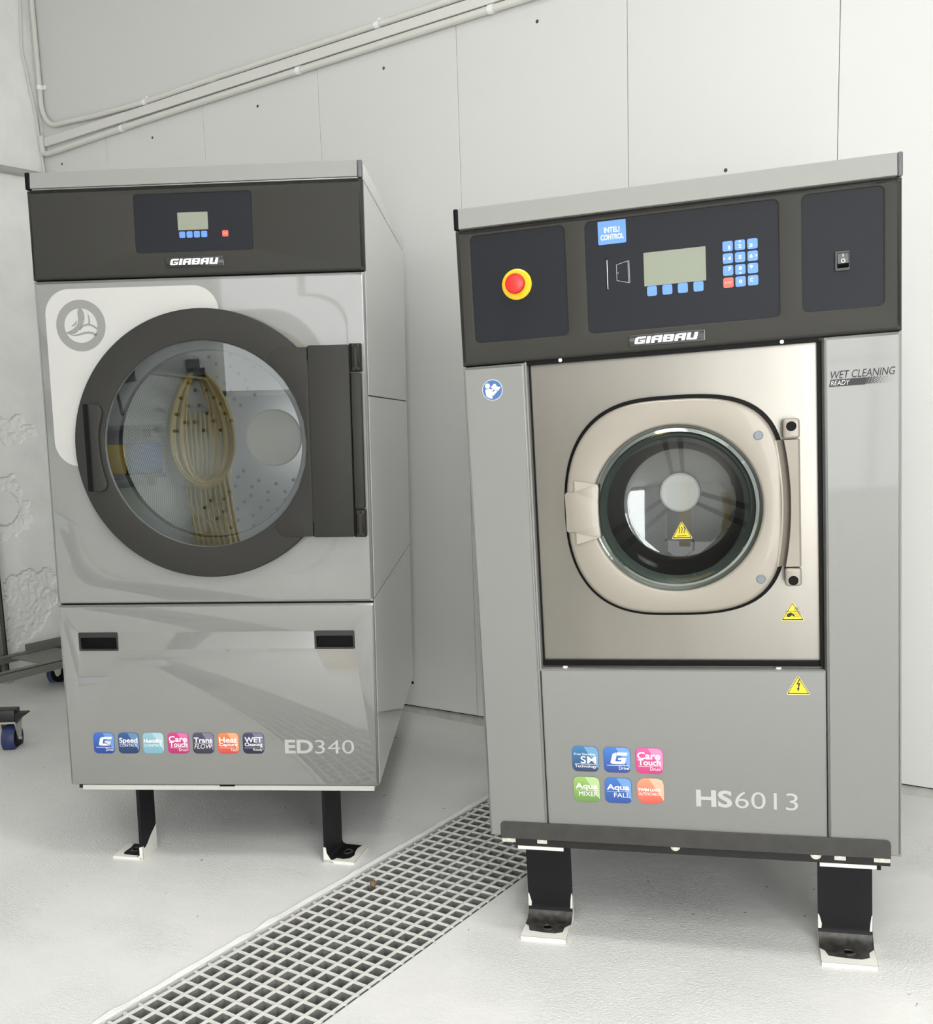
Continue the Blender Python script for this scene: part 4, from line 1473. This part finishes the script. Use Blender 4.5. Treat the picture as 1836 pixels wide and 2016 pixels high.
# latch plate
lt = [(0.2403, 0.8315), (0.2862, 0.8225), (0.2910, 0.8195), (0.2925, 0.8125), (0.2905, 0.785), (0.2900, 0.7586), (0.2912, 0.733), (0.2937, 0.7100), (0.2920, 0.7050), (0.2397, 0.6901), (0.2390, 0.7140), (0.2386, 0.7188), (0.2235, 0.7188), (0.2197, 0.7225), (0.2192, 0.8020), (0.2225, 0.8059), (0.2370, 0.8059), (0.2403, 0.8100)]
latch = slabobj('latch', lt, -0.026, -0.012, M_beige, wdoor, bev=0.0015, steps=2)
poly_obj('latch_lit_facet', [[(0.2415, 0.8300), (0.2890, 0.8205), (0.2415, 0.8080)], [(0.2415, 0.6925), (0.2890, 0.7050), (0.2415, 0.7160)]], -0.0263, mat('champagne_lit', (164, 157, 146), 0.42, metal=0.25), latch)  # flat paler triangles paint in the lit folds of the latch
boxobj('latch_shade_strip', (0.2180, 0.2200, -0.0185, -0.012, 0.722, 0.806), M_black, wdoor)  # black strip standing in for the shade beside the latch
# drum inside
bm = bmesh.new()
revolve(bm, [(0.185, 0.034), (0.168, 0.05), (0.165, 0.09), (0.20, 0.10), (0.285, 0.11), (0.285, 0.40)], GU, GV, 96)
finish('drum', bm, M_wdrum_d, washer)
HU, HV = 0.4400, 0.7660
bm = bmesh.new()
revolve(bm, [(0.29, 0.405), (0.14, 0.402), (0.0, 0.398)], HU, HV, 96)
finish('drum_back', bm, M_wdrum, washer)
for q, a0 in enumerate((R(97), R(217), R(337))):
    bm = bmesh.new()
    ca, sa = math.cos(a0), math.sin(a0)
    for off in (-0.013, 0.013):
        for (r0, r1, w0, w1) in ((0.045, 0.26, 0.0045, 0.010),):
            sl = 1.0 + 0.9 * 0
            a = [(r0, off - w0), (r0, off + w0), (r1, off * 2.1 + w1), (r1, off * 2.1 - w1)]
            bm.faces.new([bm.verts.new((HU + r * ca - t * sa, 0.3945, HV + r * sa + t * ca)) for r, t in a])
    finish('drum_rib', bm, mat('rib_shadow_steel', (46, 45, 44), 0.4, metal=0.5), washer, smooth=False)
revobj('hub_disc', [(0.0, 0.372), (0.044, 0.372), (0.0485, 0.375), (0.0495, 0.395)], HU, HV, mat('hub_cap_bright', (250, 250, 247), 0.35), washer, n=48)
# stickers
warning(wdoor, 0.4566, 0.7005, 0.0470, 0.1195, SYM_HOT, 'yellow hot surface warning triangle on the porthole')
warning(steel, 0.6862, 0.5280, 0.0485, 0.0298, SYM_HAND, 'yellow hand entanglement warning triangle')
warning(lowp, 0.6941, 0.3738, 0.0492, 0.0, SYM_VOLT, 'yellow high voltage warning triangle')
mb = slabobj('sticker', circ(0.0652, 1.0390, 0.0232, 40), -0.0006, 0.0, mat('sticker_pale_edge', (196, 204, 218), 0.4), washer)
mb['label'] = 'round blue read the manual sticker'
slabobj('disc', circ(0.0652, 1.0390, 0.0216, 40), -0.0008, -0.0006, mat('sticker_blue', (74, 106, 162), 0.4), mb)


def Mz(p):
    return [(0.0652 + (x - 905) / 390 * 0.0216, 1.0390 - (y - 885) / 390 * 0.0216) for x, y in p]


poly_obj('pictogram', [Mz([(715 + 100 * math.cos(t * PI / 12), 715 + 100 * math.sin(t * PI / 12)) for t in range(24)]),
                       Mz([(620, 855), (800, 828), (935, 965), (1040, 890), (1110, 940), (935, 1115), (875, 1080), (900, 1225), (780, 1205), (650, 1120), (615, 900)]),
                       Mz([(845, 775), (990, 640), (1050, 668), (1100, 760), (1250, 790), (1140, 935), (1070, 880), (1000, 885), (905, 815)]),
                       Mz([(850, 850), (905, 840), (965, 885), (920, 915), (880, 895)])], -0.0010, M_white, mb)
text(washer, 'WET CLEANING', 0.7640, 0.8840, 1.0095, 1.0250, -0.0006, M_ink, bold=0.004, shear=0.22, skew=0.001)
bm = bmesh.new()
f = bm.faces.new([bm.verts.new(p) for p in ((0.7604, -0.0005, 0.9942), (0.8280, -0.0005, 0.9945), (0.8320, -0.0005, 1.0085), (0.7640, -0.0005, 1.0082))])
for ii in range(20):
    for jj in range(4):
        sz = 0.00145 * (1 - ii / 21.5)
        cx_, cy_ = 0.8302 + 0.00262 * ii + 0.0009 * jj, 0.9962 + 0.0034 * jj + (0.0017 if ii % 2 else 0) + 0.0002
        if cy_ > 1.0090:
            continue
        bm.faces.new([bm.verts.new((cx_ + sz * math.cos(q * PI / 2) * 1.35, -0.0005, cy_ + sz * math.sin(q * PI / 2) * 1.35)) for q in range(4)])
wr = finish('sticker', bm, M_ink, washer, smooth=False)
text(wr, 'READY', 0.7640, 0.8000, 0.9968, 1.0060, -0.0009, M_offwhite, bold=-0.002, shear=0.22)
iw, ih = 0.0603, 0.0595
cu3, rv2 = (0.2046, 0.2762, 0.3478), (0.1662, 0.0938)
icon(washer, cu3[0], rv2[0], iw, ih, (52, 128, 184), (22, 46, 92), [('Free Standing', 0.08, 0.88, 0.63, 0.74, 0, 0), ('SM', 0.32, 0.90, 0.33, 0.61, 0.008, 0), ('Technology', 0.10, 0.92, 0.13, 0.27, 0, 0)], [(0.10, 0.90, 0.295, 0.014)])
icon(washer, cu3[1], rv2[0], iw, ih, (56, 128, 216), (24, 62, 152), [('Drive', 0.56, 0.93, 0.12, 0.25, 0, 0)], [(0.12, 0.92, 0.275, 0.02)], big_g=(0.24, 0.90, 0.34, 0.80))
icon(washer, cu3[2], rv2[0], iw, ih, (240, 92, 164), (214, 40, 124), [('Care', 0.06, 0.90, 0.56, 0.84, 0.022, 0), ('Touch', 0.08, 0.91, 0.32, 0.56, 0.022, 0), ('Drum', 0.52, 0.91, 0.13, 0.25, 0, 0)], [(0.10, 0.91, 0.28, 0.012)])
icon(washer, cu3[0], rv2[1], iw, ih, (160, 200, 104), (106, 152, 66), [('Aqua', 0.08, 0.92, 0.46, 0.75, 0.022, 0), ('MIXER', 0.20, 0.92, 0.24, 0.42, 0, 0)], [(0.08, 0.92, 0.465, 0.01)])
icon(washer, cu3[1], rv2[1], iw, ih, (54, 122, 208), (26, 74, 160), [('Aqua', 0.08, 0.92, 0.46, 0.75, 0.022, 0), ('FALL', 0.34, 0.93, 0.24, 0.42, 0, 0)], [(0.08, 0.92, 0.465, 0.01)])
icon(washer, cu3[2], rv2[1] + 0.002, iw, ih, (252, 166, 124), (248, 84, 74), [('TWIN LOCK', 0.05, 0.90, 0.49, 0.60, 0.04, 0), ('AUTOCHECK', 0.07, 0.90, 0.33, 0.44, -0.002, 0)], clip_r=0.019)
text(washer, 'HS', 0.4770, 0.5540, 0.0938, 0.1335, -0.0006, M_letter, bold=0.03, name='model_lettering')
text(washer, '6013', 0.5600, 0.6905, 0.0940, 0.1325, -0.0006, M_letter, bold=-0.004, name='model_lettering')


# legs: bent plates, foot forwards
def washer_leg(u0, u1, zf):
    dv, t, r = 0.088, 0.011, 0.030
    sec = [(dv + t, -0.022), (0.004, -0.022), (0.004, -0.032), (dv, -0.032)]
    sec += [(dv - r + r * math.cos(a), zf + t + r - r * math.sin(a)) for a in [PI / 2 * q / 7 for q in range(8)]]
    sec += [(-0.022, zf + t), (-0.022, zf), (dv + t, zf)]
    bm = bmesh.new()
    a = [bm.verts.new((u0, d, v)) for d, v in sec]
    b = [bm.verts.new((u1, d, v)) for d, v in sec]
    n = len(sec)
    for q in range(n):
        f = bm.faces.new((a[q], a[(q + 1) % n], b[(q + 1) % n], b[q]))
        if q == 1:
            f.material_index = 1
        if 5 < q < 12:
            f.material_index = 2
        if q in (12,):
            f.material_index = 1
    for v in (a, b):
        es = [bm.edges.get((v[q], v[(q + 1) % n])) for q in range(n)]
        bmesh.ops.triangle_fill(bm, use_beauty=True, edges=es)
    leg = finish('leg', bm, [M_legblk, M_legwht, M_worn], washer)
    e = zf + t
    paint_patch('paint_patch', leg, [[(u0, -0.022), (u1, -0.022), (u1, 0.052), (u1 - 0.012, 0.034), (u1 - 0.013, 0.012), (u1 - 0.03, 0.002), (u0 + 0.05, 0.003), (u0 + 0.016, 0.008), (u0 + 0.010, 0.030), (u0, 0.040)]], M_legwht, 'v', e + 0.0006)
    paint_patch('paint_patch', leg, [[(u0, e + 0.012), (u0 + 0.006, e + 0.02), (u0 + 0.008, e + 0.035), (u0 + 0.003, e + 0.055), (u0, e + 0.06)], [(u1, e + 0.012), (u1 - 0.006, e + 0.02), (u1 - 0.004, e + 0.045), (u1 - 0.002, e + 0.06), (u1, e + 0.065)]], M_legwht, 'd', dv - 0.0006)
    for uu in (u0 - 0.0005, u1 + 0.0005):
        paint_patch('paint_patch', leg, [[(-0.022, zf), (dv + t, zf), (dv + t, e + 0.06), (dv, e + 0.055), (dv - 0.004, e + 0.016), (dv - r, e + 0.0003), (-0.022, e)]], M_legwht, 'u', uu)
    bolt_hole(leg, (u0 + u1) / 2 + 0.002, 0.030, e + 0.0002, 0.0105)
    return leg


washer_leg(0.0655, 0.1735, -0.2495)
washer_leg(0.7335, 0.8475, -0.2520)
for u0, u1 in ((0.0655, 0.1735), (0.7335, 0.8475)):
    o = washer_leg(u0, u1, -0.2500)
    o.location = (0, 0.75, 0)
boxobj('leg_shim', (0.8475, 0.858, 0.02, 0.09, -0.040, -0.022), M_legblk, washer)

# ------------------------------------------------------------------ trolleys and post at the left edge


def caster(parent, x, y, z_top, rad, wid, heading, brake=False):
    """swivel caster: fork, blue-tyred wheel; heading = direction of travel"""
    rz = Matrix.Rotation(heading, 4, 'Z')
    T = Matrix.Translation((x, y, 0)) @ rz
    bm = bmesh.new()
    prof = [(0.0, -wid / 2), (rad * 0.55, -wid / 2), (rad * 0.62, -wid * 0.42), (rad * 0.9, -wid / 2), (rad, -wid * 0.3), (rad, wid * 0.3), (rad * 0.9, wid / 2), (rad * 0.62, wid * 0.42), (rad * 0.55, wid / 2), (0.0, wid / 2)]
    revolve(bm, prof, 0, rad, 32)
    for f in bm.faces:
        c = f.calc_center_median()
        if math.hypot(c.x, c.z - rad) < rad * 0.66:
            f.material_index = 1
    bm.transform(T)
    w = finish('wheel', bm, [M_tyre, M_black], parent)
    bm = bmesh.new()
    for s in (-1, 1):
        y0 = s * (wid / 2 + 0.004)
        pts = [(-0.012, rad), (0.012, rad), (0.034, z_top - 0.006), (-0.034, z_top - 0.006)]
        a = [bm.verts.new((p[0], y0 - 0.0025, p[1])) for p in pts]
        b = [bm.verts.new((p[0], y0 + 0.0025, p[1])) for p in pts]
        for q in range(4):
            bm.faces.new((a[q], a[(q + 1) % 4], b[(q + 1) % 4], b[q]))
        bm.faces.new(a[::-1])
        bm.faces.new(b)
    box(bm, -0.036, 0.036, -wid / 2 - 0.007, wid / 2 + 0.007, z_top - 0.007, z_top)
    tube(bm, [(0, -wid / 2 - 0.012, rad), (0, wid / 2 + 0.012, rad)], 0.007, 10)
    if brake:
        box(bm, 0.02, 0.06, -wid / 2 - 0.01, wid / 2 + 0.01, rad + 0.02, rad + 0.028)
    bm.transform(T)
    finish('caster_fork', bm, M_zinc, parent)


# grey angle-iron trolley against the left wall
tr = empty('trolley', (-4.45, 2.75, 0.0))
tag(tr, 'grey steel frame trolley on blue casters by the left wall', 'trolley')


def angle_bar(parent, x0, x1, y0, y1, z0, z1, lip, name='rail'):
    bm = bmesh.new()
    box(bm, x0, x1, y0, y1, z0, z1, bev=0.001, seg=1)
    if lip:
        box(bm, *lip)
    return finish(name, bm, M_trolley, parent)


angle_bar(tr, 0.20, 0.205, -0.65, 0.46, 0.130, 0.170, (0.16, 0.205, -0.65, 0.46, 0.166, 0.170))
angle_bar(tr, -0.150, -0.145, -0.65, 0.46, 0.130, 0.170, (-0.150, -0.11, -0.65, 0.46, 0.166, 0.170))
angle_bar(tr, -0.150, 0.205, 0.455, 0.46, 0.130, 0.170, None)
boxobj('mounting_plate', (-0.09, 0.19, 0.06, 0.30, 0.160, 0.168), M_trolley, tr)
boxobj('bracket', (-0.14, -0.135, 0.17, 0.44, 0.168, 0.205), M_trolley, tr)
caster(tr, 0.03, 0.235, 0.158, 0.062, 0.036, R(35))
caster(tr, -0.10, -0.55, 0.158, 0.062, 0.036, R(10))
# black trolley, only its corner in view
t2 = empty('trolley', (-3.662, 2.236, 0.0), Matrix.Rotation(R(36), 3, 'Z'))
tag(t2, 'black trolley corner with upright blue caster and brake lever, left edge', 'trolley')
bm = bmesh.new()
box(bm, -0.75, 0.030, -0.035, 0.030, 0.128, 0.176, bev=0.004)
box(bm, -0.75, -0.69, 0.030, 0.45, 0.128, 0.176, bev=0.004)
finish('frame', bm, mat('trolley_black', (24, 24, 26), 0.4), t2)
caster(t2, 0.0, 0.0, 0.130, 0.056, 0.050, R(90))
bm = bmesh.new()
p = [(0.028, 0.162), (0.072, 0.163), (0.076, 0.158), (0.045, 0.138), (0.030, 0.118), (0.026, 0.10)]
prism(bm, p, -0.03, 0.01)
finish('brake_lever', bm, mat('lever_black', (22, 22, 24), 0.4), t2)
# steel post on the left edge
po = empty('steel_post', (-4.655, 2.834, 0.0))
tag(po, 'dark steel post with grey pipe at the left edge', 'post')
boxobj('column', (-0.13, -0.015, -0.05, 0.04, 0.018, 2.2), mat('post_black', (26, 25, 25), 0.5), po)
tubeobj('pipe', [(0.004, 0.0, 0.05), (0.004, 0.0, 2.2)], 0.018, mat('post_pipe_grey', (96, 95, 92), 0.4, metal=0.4), po, n=16)
boxobj('foot', (-0.03, 0.03, -0.03, 0.03, 0.012, 0.06), M_trim, po, bev=0.006)

# ------------------------------------------------------------------ things on the wall behind the camera (seen mirrored in the glass)
hk = empty('hose_hook', (-0.64, YF, 1.62))
tag(hk, 'dark wall bracket holding the yellow hose', 'hook')
boxobj('plate', (-0.05, 0.05, 0.0, 0.012, -0.06, 0.10), mat('bracket_grey', (90, 94, 98), 0.5), hk)
boxobj('peg', (-0.04, 0.05, 0.01, 0.14, -0.03, 0.03), M_black, hk)
bm = bmesh.new()
for q in range(22):
    hw = 0.10 + 0.012 * (q % 11) + 0.03 * random.random()
    hh = 0.40 + 0.035 * random.random()
    y = 0.03 + 0.10 * (q / 22)
    ox = 0.02 * random.uniform(-1, 1)
    pts = []
    for k in range(25):
        a = 2 * PI * k / 24
        pts.append((ox + hw * math.sin(a) * (1.0 + 0.25 * math.cos(a) * -0.8), y, -hh + hh * math.cos(a)))
    tube(bm, pts, 0.012, 6, caps=False)
for q in range(9):
    x0 = -0.10 + 0.034 * q
    tube(bm, [(x0, 0.05 + 0.008 * q, -0.3), (x0 * 1.1, 0.05, -0.8), (x0 * 1.2 + 0.02, 0.05, -1.1 - 0.02 * (q % 3)), (x0 * 1.2 + 0.05, 0.05, -1.32)], 0.012, 6)
hc = finish('hose_coil', bm, M_hose)
hc.location = (-0.64, YF, 1.62)
tag(hc, 'coiled yellow hose hanging on the wall behind the camera', 'hose')
for zz, lb in ((0.87, 'lower grey shelf with bins behind the camera'), (1.22, 'upper grey shelf behind the camera')):
    sh = empty('storage_shelf', (-1.45, YF, zz))
    tag(sh, lb, 'shelf', 'rear shelves')
    boxobj('board', (-0.58, 0.48, 0.0, 0.28, 0.0, 0.03), mat('shelf_grey', (112, 112, 110), 0.5), sh)
    for x in (-0.5, 0.4):
        boxobj('bracket', (x, x + 0.02, 0.0, 0.24, -0.06, 0.0), M_zinc, sh)
for q, (x, c, cn) in enumerate([(-1.88, M_bin, 'leftmost blue'), (-1.62, M_brush, 'dark'), (-1.36, M_hose, 'yellow'), (-1.10, M_bin, 'rightmost blue')]):
    bm = bmesh.new()
    box(bm, -0.115, 0.115, 0.03, 0.26, 0.0, 0.22, bev=0.02)
    b = finish('storage_bin', bm, c)
    b.location = (x, YF, 0.9)
    tag(b, cn + ' plastic bin on the shelf behind the camera', 'bin', 'bins on the rear shelf')
for q, (x, z, a) in enumerate([(-1.66, 1.66, 0.12), (-1.24, 1.56, -0.16)]):
    t = empty('hand_brush', (x, YF + 0.05, z), Matrix.Rotation(a, 3, 'Y'))
    tag(t, ('left' if q == 0 else 'right') + ' dark hand brush hung up behind the camera', 'brush')
    boxobj('head', (-0.15, 0.15, -0.02, 0.04, -0.02, 0.04), M_brush, t)
    boxobj('bristles', (-0.155, 0.155, -0.025, 0.045, 0.04, 0.12), M_brush, t)
    tubeobj('handle', [(0, 0.01, -0.02), (0, 0.01, -0.24)], 0.012, M_black, t)
o = boxobj('wooden_board', (0.35, 0.62, YF, YF + 0.04, 0.02, 1.6), M_wood)
tag(o, 'pale wooden board leaning on the rear wall', 'board')
o = boxobj('white_board', (-2.0, -1.1, YF + 0.01, YF + 0.05, 0.03, 0.80), M_binpale)
tag(o, 'pale green board standing on the floor under the rear shelf', 'board')
